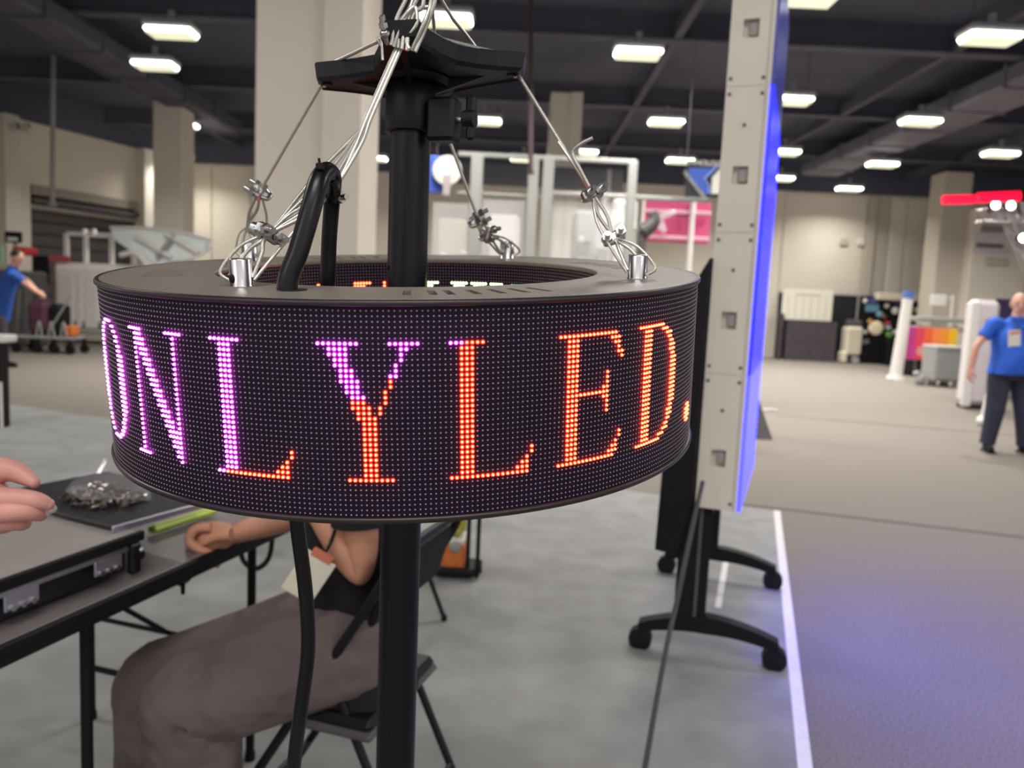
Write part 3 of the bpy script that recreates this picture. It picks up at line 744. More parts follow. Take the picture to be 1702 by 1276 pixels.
for k in range(4):
    za, zz = zt[k], zt[k + 1]
    hz = P(hold[k][0], hold[k][1], Y=2.95).z
    q = MB()
    hw, hh = .028, .033; hu = TH * .47
    # near side sheet with a handle opening: frame of quads
    us = [0, hu - hw, hu + hw, TH]; zz_ = [za + .0007, hz - hh, hz + hh, zz - .0007]
    for i in range(3):
        for j in range(3):
            if i == 1 and j == 1: continue
            q.quad(pp(us[i], 0, zz_[j]), pp(us[i + 1], 0, zz_[j]), pp(us[i + 1], 0, zz_[j + 1]), pp(us[i], 0, zz_[j + 1]))
    for (a, b) in (((1, 1), (2, 1)), ((2, 1), (2, 2)), ((2, 2), (1, 2)), ((1, 2), (1, 1))):
        q.quad(pp(us[a[0]], 0, zz_[a[1]]), pp(us[b[0]], 0, zz_[b[1]]), pp(us[b[0]], .03, zz_[b[1]]), pp(us[a[0]], .03, zz_[a[1]]))
    q.quad(pp(us[1], .03, zz_[1]), pp(us[2], .03, zz_[1]), pp(us[2], .03, zz_[2]), pp(us[1], .03, zz_[2]))
    q.quad(pp(0, 0, za + .0007), pp(0, LP, za + .0007), pp(0, LP, zz - .0007), pp(0, 0, zz - .0007))
    q.quad(pp(0, LP, za + .0007), pp(TH, LP, za + .0007), pp(TH, LP, zz - .0007), pp(0, LP, zz - .0007))
    q.quad(pp(TH, 0, za + .0007), pp(TH, LP, za + .0007), pp(TH, LP, zz - .0007), pp(TH, 0, zz - .0007))
    q.quad(pp(0, 0, zz - .0007), pp(TH, 0, zz - .0007), pp(TH, LP, zz - .0007), pp(0, LP, zz - .0007)); q.quad(pp(0, 0, za + .0007), pp(TH, 0, za + .0007), pp(TH, LP, za + .0007), pp(0, LP, za + .0007))
    cbx = q.build('cabinet', M_cab, dsp)
    q = MB()
    q.rbox(pp(hu + .008, .018, hz), (.035, .012, .05), .005, RP); q.build('handle', M_grey, cbx)
    q = MB()
    for (u, z) in ((.014, zz - .028), (TH * .83, zz - .028), (.014, za + .028), (TH * .83, za + .028), (TH * .48, zz - .14)):
        q.cyl(pp(u, .001, z), pp(u, -.004, z), .0065, n=10)
    q.build('screw', M_greyd, cbx)
    q = MB(); q.box(pp(TH * .9, -.001, (za + zz) / 2), (.0025, .003, zz - za - .01), RP); q.build('side_groove', M_grey, cbx)
    q = MB(); q.box(pp(TH + .006, LP / 2, (za + zz) / 2), (.012, LP, zz - za - .004), RP); sc_ = q.build('screen', (M_blue2, M_blue, M_blue, M_blue3)[k], dsp)
# black carcass plate at the rear, mast and feet
q = MB(); 
rk = [(1197, 428), (1150, 475), (1143, 690), (1170, 690)]
zz1 = P(1197, 430, Y=3.0).z; zz2 = P(1160, 560, Y=3.0).z
q.slab([pp(-.002, .02, zb + .05), pp(-.002, .02, zz1), pp(-.075, .03, zz1 - .13), pp(-.12, .05, zz2), pp(-.14, .06, zb - .2), pp(-.05, .03, zb - .2)], -.05); q.build('rear_arm', M_blackm, dsp)
nL, nR = P(1063, 1077, z=0), P(1285, 1113, z=0); fL, fR = P(1107, 952, z=0), P(1283, 979, z=0)
def foot_bar(a, b, mast_px):
    d = (b - a).normalized(); n_ = Vector((-d.y, d.x, 0)); mid = (a + b) / 2
    q = MB(); up = Vector((0, 0, 1))
    L = (b - a).length; pts = []
    for s in np.linspace(-.02, 1.02, 15):
        arch = .105 + .045 * (1 - (2 * s - 1) ** 2); pts.append((s, arch))
    vs = []
    for (s, h) in pts:
        o = a + d * L * s; hh = .021 + .014 * (1 - abs(2 * s - 1))
        for (sx, sz) in ((-1, -1), (1, -1), (1, 1), (-1, 1)): vs.append(o + n_ * sx * .03 + up * (h + sz * hh))
    n = len(pts)
    q.add(vs, [(4 * i + j, 4 * i + (j + 1) % 4, 4 * i + 4 + (j + 1) % 4, 4 * i + 4 + j) for i in range(n - 1) for j in range(4)] + [(3, 2, 1, 0), (4 * n - 4, 4 * n - 3, 4 * n - 2, 4 * n - 1)])
    fb = q.build('foot', M_blackm, dsp)
    for p in (a, b):
        q = MB()
        for sg in (-1, 1): q.cyl(p + n_ * sg * .009 + Vector((0, 0, .048)) , p + n_ * sg * .024 + Vector((0, 0, .048)), .048, n=24)
        w_ = q.build('castor', M_black, dsp)
        q = MB(); q.rbox(p + Vector((0, 0, .082)), (.05, .05, .03), .012); q.cyl(p + Vector((0, 0, .09)), p + Vector((0, 0, .12)), .012, n=10); q.build('fork', M_blackm, w_)
    return d, n_
foot_bar(nL, nR, 0); foot_bar(fL, fR, 0)
for (a, b, xa) in ((nL, nR, 1155), (fL, fR, 1143)):
    mid = a.lerp(b, .36); d = (b - a).normalized(); Rm = Matrix((d, Vector((-d.y, d.x, 0)), Vector((0, 0, 1)))).transposed()
    q = MB(); q.rbox(mid + Vector((0, 0, .14 + .55)), (.125, .05, 1.1), .006, Rm); mst = q.build('mast', M_blackm, dsp)
    q = MB(); q.box(mid + Vector((0, 0, .69)) + d * .02 - Vector((-d.y, d.x, 0)) * .0255, (.012, .003, 1.05), Rm); q.build('mast_slot', M_greyd, mst)
q = MB(); q.rbox((nL.lerp(nR, .36) + fL.lerp(fR, .36)) / 2 + Vector((0, 0, .45)), (.05, .95, .08), .006, Matrix.Rotation(-ang, 3, 'Z')); q.build('cross_bar', M_blackm, dsp)
t = MB(); t.tube([P(1168, 800, Y=2.86), P(1150, 880, Y=2.75), P(1128, 985, Y=2.6), P(1105, 1090, Y=2.4), P(1072, 1276, Y=2.1), P(1050, 1420, Y=1.9), P(1030, 1560, z=.012), P(900, 1620, z=.012)], .0085, 10)
tag(t.build('data_cable', mat('grey_cable', srgb(70, 68, 70), .4)), 'thin dark grey cable trailing from display stand down to carpet', 'cable')

# ------------------------------------------------------------------ folding table and what lies on it
tu = Vector((.295, .955, 0)).normalized(); tv = Vector((-tu.y, tu.x, 0))
te = P(305, 942, z=.74); T0 = te - tu * 1.12
RT = Matrix((tu, tv, Vector((0, 0, 1)))).transposed()
def tp_(u, v, z): return T0 + tu * u + tv * v + Vector((0, 0, z - T0.z))
M_lam = mat('table_laminate', srgb(128, 122, 124), 0.35, var=.06, scale=14)
tab = thing('folding_table', 'folding table with grey top and black edge beside the seated person', 'table', tp_(.92, .38, 0))
q = MB(); q.rbox(tp_(.92, .38, .728), (1.80, .73, .024), .006, RT); q.build('table_top', M_lam, tab)
q = MB()
q.rbox(tp_(.92, .006, .722), (1.84, .014, .045), .005, RT); q.rbox(tp_(.92, .754, .722), (1.84, .014, .045), .005, RT); q.rbox(tp_(.005, .38, .722), (.014, .75, .045), .005, RT); q.rbox(tp_(1.835, .38, .722), (.014, .75, .045), .005, RT)
q.build('edge_band', M_blackm, tab)
for u in (.32, .90, 1.52):
    if u == .90: continue
for u in (.30, 1.50):
    for v in (.08, .68):
        q = MB(); q.cyl(tp_(u, v, .71), tp_(u, v, .015), .0125, n=12); lg = q.build('leg', M_blackm, tab)
        q = MB(); q.cyl(tp_(u, v, 0), tp_(u, v, .03), .016, n=12); q.build('foot_cap', M_rubber, lg)
    q = MB(); q.cyl(tp_(u, .08, .18), tp_(u, .68, .18), .010, n=10); q.build('leg_bar', M_blackm, tab)
    q = MB(); q.cyl(tp_(u, .38, .35), tp_(u + (.42 if u < 1 else -.42), .38, .70), .008, n=10); q.cyl(tp_(u, .08, .35), tp_(u, .68, .35), .008, n=10); q.build('leg_brace', M_blackm, tab)
for u in (.86,):
    q = MB(); q.cyl(tp_(u, .03, .71), tp_(u, .03, .015), .0125, n=12); q.build('leg', M_blackm, tab)
# LED cabinet lying on its face
cz = .746
M_sheet = mat('satin_sheet', srgb(158, 152, 150), 0.38, var=.04, scale=8)
M_case = mat('case_black', srgb(30, 28, 40), .45, var=.1, scale=20)
M_metal = mat('bracket_metal', srgb(185, 185, 200), .35, metal=.8, var=.06)
q0 = P(0, 966, z=.845); q1 = P(234, 884, z=.845); cu_ = Vector((q1.x - q0.x, q1.y - q0.y, 0)).normalized(); cv_ = Vector((-cu_.y, cu_.x, 0)); RC = Matrix((cu_, cv_, Vector((0, 0, 1)))).transposed()
K0 = Vector((q1.x, q1.y, 0))
def kp(u, v, z): return K0 + cu_ * u + cv_ * v + Vector((0, 0, z))
case = thing('led_cabinet', 'open black LED cabinet with grey top sheet lying on the table', 'LED cabinet', kp(-.42, .25, cz))
q = MB(); q.rbox(kp(-.42, .30, cz + .045), (.82, .54, .085), .008, RC); q.build('case', M_case, case)
q = MB(); q.rbox(kp(-.42, .28, .841), (.84, .56, .012), .003, RC); q.build('top_sheet', M_sheet, case)
q = MB(); q.rbox(kp(-.42, -.002, .838), (.85, .012, .022), .002, RC); q.build('front_lip', M_blackm, case)
q = MB(); q.rbox(kp(-.42, .008, .815), (.84, .012, .012), .002, RC); q.build('rail', M_metal, case)
for u in (-.30, -.09):
    q = MB(); q.rbox(kp(u, .004, .795), (.075, .006, .034), .002, RC); br = q.build('bracket', M_metal, case)
    q = MB()
    for k in (-1, 0, 1): q.cyl(kp(u + k * .022, -.004, .783), kp(u + k * .022, .006, .783), .006, n=10)
    q.build('stud', M_alu, br)
q = MB(); q.rbox(kp(-.02, .0, .79), (.03, .02, .075), .006, RC); q.cyl(kp(-.02, -.02, .80), kp(-.02, .0, .80), .012, n=14); lt = q.build('latch', M_black, case)
q = MB(); q.ell(kp(-.02, -.02, .812), (.006, .006, .006)); q.build('latch_pin', M_alu, lt)
# LED module lying on the cabinet
a_ = P(188, 877, z=.858); b_ = P(316, 842, z=.858); mu = Vector((b_.x - a_.x, b_.y - a_.y, 0)).normalized(); mv = Vector((-mu.y, mu.x, 0)); Rm = Matrix((mu, mv, Vector((0, 0, 1)))).transposed()
mod = thing('led_module', 'black LED module with pale metal edge lying on the cabinet', 'LED module', a_ + mu * .16 + mv * .24)
ctr = Vector((a_.x, a_.y, 0)) + mu * .17 + mv * .24
M_face = mat('module_face', srgb(26, 23, 34), .5, var=.15, scale=300)
q = MB(); q.rbox(ctr + Vector((0, 0, .856)), (.34, .48, .012), .003, Rm); q.build('mask', M_face, mod)
q = MB()
for sg in (-1, 1): q = MB(); q.rbox(ctr + mv * sg * .243 + Vector((0, 0, .855)), (.35, .006, .016), .002, Rm); q.build('edge_rail', M_metal, mod)
q = MB(); 
for i in range(16):
    for j in range(22):
        if (i + j) % 1 == 0: q.box(ctr + mu * (-.155 + i * .0205) + mv * (-.22 + j * .0205) + Vector((0, 0, .8625)), (.004, .004, .0010), Rm)
q.build('led', M_greyd, mod, kind='stuff')
# heap of fittings in torn wrapping
hp = P(176, 828, z=.87); hp.z = .8632
heap = MB()
for i in range(90):
    a = random.random() * 2 * PI; r = .075 * math.sqrt(random.random()); h = max(0, .055 * (1 - r / .08)) * random.random() + .006
    p = hp + Vector((math.cos(a) * r * 1.25, math.sin(a) * r, h)); R = Matrix.Rotation(random.random() * 6, 3, 'Z') @ Matrix.Rotation(random.random() * 3, 3, 'X')
    if i % 3: heap.cyl(p, p + R @ Vector((.022, 0, 0)), .0045, n=8); heap.cyl(p, p + R @ Vector((.005, 0, 0)), .008, n=6, smooth=False)
    else: heap.rbox(p, (.02, .012, .006), .002, R)
tag(heap.build('fittings', mat('dark_steel', srgb(120, 112, 112), .2, metal=1.0, col2=srgb(200, 190, 180), scale=90), kind='stuff'), 'heap of shiny metal fittings on the black LED module', 'fittings')
q = MB(); 
pts = []
for i in range(60):
    a = random.random() * 2 * PI; ph = random.random() * PI / 2; r = 1 + .15 * random.random()
    pts.append(hp + Vector((.10 * r * math.cos(a) * math.cos(ph), .082 * r * math.sin(a) * math.cos(ph), .068 * r * math.sin(ph) + .001)))
bm = bmesh.new()
for p in pts: bm.verts.new(p)
bmesh.ops.convex_hull(bm, input=bm.verts); bm.verts.index_update()
q.add([v.co for v in bm.verts], [[v.index for v in f.verts] for f in bm.faces]); bm.free()
tag(q.build('plastic_bag', mat('thin_film', (.9, .9, .95), .06, alpha=.10)), 'crumpled clear plastic bag around the heap of fittings', 'bag')
# metal scraper / strip standing by the heap
q = MB(); a = P(160, 786, z=.875); q.slab([a, a + Vector((.01, .004, 0)), P(178, 764, Y=a.y + .03), P(174, 762, Y=a.y + .03)], .002); tag(q.build('metal_strip', M_alu), 'thin bright metal strip poking up behind the fittings', 'strip')
# yellow-green plastic rule
a, b = P(250, 884, z=.752), P(356, 850, z=.752); d = (b - a).normalized()
Ry = Matrix((d, Vector((-d.y, d.x, 0)), Vector((0, 0, 1)))).transposed()
M_lime = mat('lime_plastic', srgb(186, 214, 60), .4, var=.05)
lm = thing('plastic_level', 'lime green plastic bar lying on the table beside the cabinet', 'tool', (a + b) / 2 - Vector((0, 0, .01)))
q = MB(); q.rbox((a + b) / 2 + Vector((0, 0, .004)), ((b - a).length, .03, .018), .006, Ry); q.build('bar', M_lime, lm)
q = MB(); q.rbox((a + b) / 2 + Vector((0, 0, .0145)), ((b - a).length * .9, .008, .004), .001, Ry); q.build('ridge', mat('lime_light', srgb(214, 234, 110), .4), lm)
# black clip hanging at the table edge under the hand
q = MB(); c_ = P(304, 955, z=.70); q.rbox(c_, (.05, .03, .05), .012, RT); q.cyl(c_, c_ - Vector((.0, 0, .05)), .008, .005, n=8); tag(q.build('clamp', M_black), 'small black clamp gripping the table edge below the fist', 'clamp')

# ------------------------------------------------------------------ people
def hand_mb(w, d, pal, side, size=1.0, curl=.4, spread=.12, thumb_in=.3):
    """five-fingered hand: w wrist point, d finger direction, pal palm normal, side towards the thumb"""
    d = d.normalized(); pal = (pal - d * pal.dot(d)).normalized(); s = d.cross(pal)
    if s.dot(side) < 0: s = -s
    k = size
    q = MB()
    parts = skin([(w - d * .02 * k, (.026 * k, .020 * k)), (w + d * .03 * k, (.036 * k, .016 * k)), (w + d * .075 * k, (.040 * k, .014 * k)), (w + d * .095 * k, (.038 * k, .012 * k))], [(0, 1), (1, 2), (2, 3)], 0, 1)
    q = merge(parts)
    for i, (off, L) in enumerate(((.028, .072), (.010, .082), (-.009, .076), (-.027, .060))):
        b0 = w + d * .088 * k + s * off * k
        dirs = []
        ang_ = curl * (1 + .12 * i); p = b0; pts = [b0 - d * .02 * k]; rs = [.0098 * k]
        dd = (d + s * off * spread * 8).normalized()
        acc = 0
        for j, seg in enumerate((.46, .31, .23)):
            pts.append(p); rs.append((.0095 - j * .0008) * k)
            acc += ang_ * (.8 if j == 0 else 1.0)
            v = dd * math.cos(acc) + pal * math.sin(acc)
            p = p + v * L * seg * k
        pts.append(p); rs.append(.0066 * k)
        q.tube(pts, rs, 8, k=3); q.ell(p, (.0066 * k,) * 3, 8, 6)
    tb_ = w + d * .03 * k + s * .03 * k
    t1 = tb_ + (d * .55 + s * (.8 - thumb_in) + pal * .35).normalized() * .045 * k; t2 = t1 + (d * .85 + s * (.25 - thumb_in) + pal * .45).normalized() * .032 * k; t3 = t2 + (d * .9 - s * thumb_in + pal * .4).normalized() * .022 * k
    q.tube([tb_ - d * .02 * k - s * .012 * k, tb_, t1, t2, t3], [.013 * k, .0135 * k, .0115 * k, .0098 * k, .0072 * k], 8, k=3); q.ell(t3, (.0072 * k,) * 3, 8, 6)
    return q
def head_mb(c, fwd, size=1.0):
    """head with face: c centre, fwd facing"""
    f = fwd.normalized(); u = Vector((0, 0, 1)); u = (u - f * u.dot(f)).normalized(); l = u.cross(f); R = Matrix((f, l, u)).transposed(); k = size
    q = MB(); q.ell(c + u * .012 * k, (.095 * k, .076 * k, .108 * k), 20, 14, R)
    q.ell(c + f * .035 * k - u * .062 * k, (.052 * k, .052 * k, .052 * k), 14, 10, R)
    q.ell(c + f * .098 * k - u * .018 * k, (.020 * k, .013 * k, .024 * k), 10, 8, R)
    for s in (-1, 1): q.ell(c + l * s * .077 * k - u * .008 * k - f * .008 * k, (.016 * k, .009 * k, .030 * k), 10, 8, R)
    ey = MB()
    for s in (-1, 1): ey.ell(c + f * .083 * k + l * s * .032 * k + u * .010 * k, (.010 * k, .013 * k, .009 * k), 10, 8, R)
    mo = MB(); mo.ell(c + f * .082 * k - u * .060 * k, (.010 * k, .026 * k, .007 * k), 10, 6, R)
    return q, ey, mo, R
M_eye = mat('eye', srgb(40, 34, 32), .2); M_lip = mat('lips', srgb(176, 106, 98), .5)
def hair_mb(c, R, k=1.0, bald=False):
    q = MB(); f, l, u = R.col[0], R.col[1], R.col[2]
    if bald: 
        for s in (-1, 1): q.ell(c + l * s * .066 * k - f * .03 * k + u * .0 * k, (.05 * k, .016 * k, .035 * k), 10, 8, R)
        q.ell(c - f * .07 * k - u * .005 * k, (.03 * k, .06 * k, .04 * k), 10, 8, R); return q
    q.ell(c - f * .018 * k + u * .040 * k, (.094 * k, .083 * k, .090 * k), 16, 10, R); return q
def person(label, base, J, wr, shirt, pants, skinm=M_skin, hair=M_hair, bald=False, face=None, hands=(), shoe=M_blackm, belly=0.0, k=1.0, sleeve=.62, leg_r=(.088, .068, .05), pants_r=1.1, hem=.06):
    t = thing('person', label, 'person', base)
    N = []; E_ = []
    def nd(p, r): N.append((Vector(p), r)); return len(N) - 1
    pel = nd(J['pelvis'], .07); sp = nd(J['pelvis'].lerp(J['chest'], .5), .065); ch = nd(J['chest'], .07); nk0 = nd(J['chest'].lerp(J['neck'], .75), .058); nk = nd(J['neck'], .052); hd = nd(J['neck'].lerp(J['head'], .6), .05)
    E_ += [(pel, sp), (sp, ch), (ch, nk0), (nk0, nk), (nk, hd)]
    for s in 'lr':
        sh = nd(J['sh' + s], .046); el = nd(J['el' + s], .040); wr_ = nd(J['wr' + s] + (J['wr' + s] - J['el' + s]).normalized() * .035, .025); m_ = nd(J['el' + s].lerp(J['wr' + s], .35), .041)
        E_ += [(ch, sh), (sh, el), (el, m_), (m_, wr_)]
        hp_ = nd(J['hip' + s], leg_r[0] * .6); kn = nd(J['kn' + s], leg_r[1] * .6); an = nd(J['an' + s], leg_r[2] * .7)
        E_ += [(pel, hp_), (hp_, kn), (kn, an)]
    body = skin(N, E_, pel, 2)
    hq, ey, mo, R = head_mb(J['head'], face, k)
    body = merge(body, hq)
    for h in hands: body = merge(body, hand_mb(*h))
    bo = body.build('body', skinm, t)
    ey.build('eyes', M_eye, t); mo.build('mouth', M_lip, t)
    if hair: hair_mb(J['head'], R, k, bald).build('hair', hair, t)
    # shirt, trousers: lofted round the trunk, tapered round the limbs
    up_ = (J['chest'] - J['pelvis']).normalized(); rv = J['shr'] - J['shl']; sw = rv.length; rv = (rv - up_ * rv.dot(up_)).normalized(); fv = rv.cross(up_)
    if fv.dot(face) < 0: fv = -fv
    pc, cc, nc = J['pelvis'], J['chest'], J['neck']
    def sec(c, a, b, sh=0.0): return (c + fv * sh, rv * a, fv * b)
    mid = pc.lerp(cc, .5)
    q = MB(); q.loft([sec(pc - up_ * hem, .190 * wr, .132 * wr + belly * .6, belly * .4 - (.03 if hem > .08 else 0)), sec(pc + up_ * .05, .172 * wr, .125 * wr + belly, belly * .6), sec(mid, .165 * wr, .122 * wr + belly, belly * .6), sec(cc, .178 * wr, .125 * wr + belly * .4, belly * .2), sec(cc.lerp(nc, .42), sw * .46, .095 * wr), sec(cc.lerp(nc, .66), sw * .36, .075), sec(cc.lerp(nc, .88), .068, .062)], 22)
    for s in 'lr':
        a, b = J['sh' + s], J['el' + s]; q.tube([cc.lerp(a, .6), a, a.lerp(b, sleeve * .5), a.lerp(b, sleeve)], [.078, .078, .070, .068], 14, k=3)
    q.build('shirt', shirt, t)
    q = MB(); q.tube([cc.lerp(nc, .84), cc.lerp(nc, .97)], [.070, .060], 16, curve=False); q.build('collar', shirt, t)
    q = MB(); q.loft([sec(pc + up_ * .10, .160 * wr, .118 * wr + belly * .85, belly * .5), sec(pc, .168 * wr, .122 * wr + belly * .7, belly * .4), sec(pc - up_ * .09, .165 * wr, .12 * wr + belly * .3, belly * .2), sec(pc - up_ * .14, .12 * wr, .09 * wr)], 22)
    for s in 'lr':
        h_, k_, z_ = J['hip' + s], J['kn' + s], J['an' + s]
        R0, R1, R2 = [r * pants_r for r in leg_r]
        q.tube([pc.lerp(h_, .5), h_, h_.lerp(k_, .5), h_.lerp(k_, .88), k_, k_.lerp(z_, .14), k_.lerp(z_, .5), k_.lerp(z_, .9), k_.lerp(z_, .98)], [R0, R0, (R0 + R1) * .5, R1 * 1.03, R1 * 1.03, R1, (R1 + R2) * .52, R2 * 1.15, R2 * 1.22], 18, k=4)
    q.build('trousers', pants, t)
    for s in 'lr':
        d_ = J['toe' + s] - J['an' + s]; d_.z = 0; d_.normalize(); g = Vector((J['an' + s].x, J['an' + s].y, base.z))
        Rf = Matrix((d_, Vector((-d_.y, d_.x, 0)), Vector((0, 0, 1)))).transposed()
        q = MB(); q.ell(g + d_ * .06 + Vector((0, 0, .045)), (.135, .047, .043), 14, 8, Rf); q.ell(g + Vector((0, 0, .07)), (.06, .046, .05), 12, 8, Rf); q.rbox(g + d_ * .055 + Vector((0, 0, .012)), (.27, .09, .024), .011, Rf); q.build('shoe', shoe, t)
    return t
def V(*a): return Vector(a)
# --- seated person in black t-shirt and taupe trousers
M_tee = mat('black_tee', srgb(22, 17, 23), .85, var=.2, scale=40, bump=.3)
M_taupe = mat('taupe_trousers', srgb(110, 97, 99), .85, var=.10, scale=7, bump=.8, detail=2)
M_taupe.node_tree.nodes['Bump'].inputs['Distance'].default_value = .07
pel = P(592, 1085, Y=1.86)
JJ = dict(pelvis=pel, chest=V(pel.x - .03, pel.y + .03, .93), neck=V(pel.x - .06, pel.y + .03, 1.13), head=V(pel.x - .09, pel.y + .04, 1.25))
JJ['shl'] = V(pel.x + .02, 1.72, 1.03); JJ['ell'] = P(604, 962, Y=1.72); JJ['wrl'] = P(500, 800, Y=1.74)
JJ['shr'] = V(pel.x + .02, 2.08, 1.03); JJ['elr'] = P(520, 848, Y=2.03); JJ['wrr'] = P(392, 886, Y=1.99)
JJ['hipl'] = V(pel.x - .02, pel.y - .10, .575); JJ['hipr'] = V(pel.x - .02, pel.y + .10, .575)
JJ['knl'] = P(318, 1165, Y=1.70); JJ['knr'] = P(268, 1140, Y=1.88)
JJ['anl'] = V(JJ['knl'].x + .02, JJ['knl'].y, .09); JJ['anr'] = V(JJ['knr'].x - .02, JJ['knr'].y + .02, .09)
JJ['toel'] = JJ['anl'] + V(-.2, .04, 0); JJ['toer'] = JJ['anr'] + V(-.2, .04, 0)
fist_d = (P(330, 905, Y=1.95) - JJ['wrr'])
seated = person('seated person in black t-shirt and taupe trousers, fist resting on the table edge', V(pel.x, pel.y, 0), JJ, .92, M_tee, M_taupe, M_skin2, face=V(-.95, .28, -.1),
    hands=((JJ['wrl'], V(-.5, .1, .5), V(-.3, .6, -.3), V(0, 0, 1), .98, .7),), leg_r=(.112, .102, .085), pants_r=1.08, sleeve=.5, hem=.095)
# the resting fist, finger by finger
fq = skin([(JJ['wrr'], (.030, .026)), (P(372, 889, Y=1.975), .040), (P(350, 894, Y=1.97), .050), (P(332, 899, Y=1.97), .042)], [(0, 1), (1, 2), (2, 3)], 0, 2)
for i_, (dx, dy, dY) in enumerate(((0, 0, -.03), (1, 7, -.006), (4, 13, .018), (9, 18, .040))):
    fq.tube([P(x + dx, y + dy, Y=1.965 + dY + o) for (x, y, o) in ((350, 876, 0), (331, 877, -.004), (319, 885, -.010), (315, 898, -.014), (324, 909, -.016), (339, 915, -.012), (352, 920, -.004))], [.0125, .0135, .0132, .0128, .0122, .0110, .0085], 10, k=3)
    fq.ell(P(352 + dx, 921 + dy, Y=1.965 + dY), (.0078,) * 3, 8, 6)
fq.tube([P(x, y, Y=1.925) for (x, y) in ((384, 888), (368, 889), (354, 893), (343, 899), (334, 905))], [.017, .0165, .0138, .012, .0085], 10, k=3); fq.ell(P(334, 905, Y=1.925), (.0085,) * 3, 8, 6)
fq.ell(P(333, 901, Y=1.953), (.022, .022, .020), 10, 8)
bo_ = [o for o in seated.children if o.name.startswith('body')][0]
nv, nf = len(bo_.data.vertices), None
vs_ = [v.co.copy() for v in bo_.data.vertices]; fs_ = [tuple(p.vertices) for p in bo_.data.polygons]; inv_ = seated.matrix_basis.inverted()
vs_ += [inv_ @ Vector(v) for v in fq.v]; fs_ += [tuple(i + nv for i in f) for f in fq.f]
me_ = bpy.data.meshes.new('body'); me_.from_pydata([tuple(v) for v in vs_], [], fs_); me_.polygons.foreach_set('use_smooth', [True] * len(fs_)); me_.materials.append(M_skin2); bo_.data = me_
# badge on a lanyard
bc = P(513, 958, Y=1.655); Rb = Matrix.Rotation(.15, 3, 'Z') @ Matrix.Rotation(.55, 3, 'Y')
q = MB(); q.rbox(bc, (.075, .004, .105), .0018, Rb); bd = q.build('badge', mat('badge_card', srgb(226, 222, 206), .4, var=.04), seated)
q = MB(); q.rbox(bc + Rb @ V(.0, -.001, .055), (.05, .005, .022), .002, Rb); q.build('badge_header', mat('badge_orange', srgb(206, 120, 96), .5), bd)
q = MB(); q.tube([bc + Rb @ V(0, 0, .06), P(550, 900, Y=1.68), P(565, 840, Y=1.74), JJ['neck'] + V(.02, -.07, -.03)], .004, 6); q.build('lanyard', M_blackm, seated)

# --- folding chairs
def folding_chair():
    """built at the origin, facing +x"""
    t = thing('folding_chair', '', 'chair')
    Wd = .192
    for s in (-1, 1):
        q = MB(); q.tube([V(.30, s * Wd, .012), V(.02, s * Wd, .47), V(-.17, s * Wd, .78), V(-.20, s * Wd, .84)], .0115, 10, k=4); fr = q.build('frame_tube', M_black, t, local=True)
        q = MB(); q.cyl((.30, s * Wd, 0), (.296, s * Wd, .03), .0145, n=10); q.build('foot_cap', M_rubber, fr, local=True)
        q = MB(); q.tube([V(-.30, s * (Wd - .03), .012), V(-.10, s * (Wd - .03), .42), V(-.04, s * (Wd - .03), .56)], .0105, 10, k=4); lg = q.build('rear_leg', M_black, t, local=True)
        q = MB(); q.cyl((-.30, s * (Wd - .03), 0), (-.296, s * (Wd - .03), .03), .0135, n=10); q.build('foot_cap', M_rubber, lg, local=True)
    q = MB(); q.rbox((.04, 0, .448), (.39, .37, .03), .012); q.build('seat', M_black, t, local=True)
    q = MB(); q.rbox((.04, 0, .428), (.40, .385, .022), .008); q.build('seat_rim', M_greyd, t, local=True)
    q = MB(); q.rbox((-.165, 0, .755), (.018, .37, .15), .008, Matrix.Rotation(-.3, 3, 'Y')); q.build('backrest', M_blackm, t, local=True)
    q = MB(); q.tube([V(-.20, -Wd, .84), V(-.21, -Wd * .8, .862), V(-.21, Wd * .8, .862), V(-.20, Wd, .84)], .0115, 10, k=4); q.build('top_rail', M_black, t, local=True)
    q = MB(); q.cyl((.225, -Wd, .13), (.225, Wd, .13), .008, n=8); q.cyl((-.22, -Wd + .03, .18), (-.22, Wd - .03, .18), .008, n=8); q.build('stretcher', M_black, t, local=True)
    return t
ch1 = folding_chair(); ch1.matrix_basis = Matrix.Translation((pel.x - .015, pel.y, 0)) @ Matrix.Rotation(PI - .30, 4, 'Z')
ch1['label'] = 'black folding chair under the seated person behind the black pole'; ch1['group'] = 'black folding chairs'
fp = P(742, 1052, z=0)
ch2 = dup(ch1, Matrix.Translation((fp.x - .36, fp.y + .10, 0)) @ Matrix.Rotation(PI - .45, 4, 'Z'), 'empty black folding chair farther back, in front of the orange bag')
P3 = P(452, 1000, z=0)
ch3 = dup(ch1, Matrix.Translation((P3.x - .05, P3.y + 1.0, 0)) @ Matrix.Rotation(-PI / 2 - .4, 4, 'Z'), 'black folding chair beyond the far end of the table')
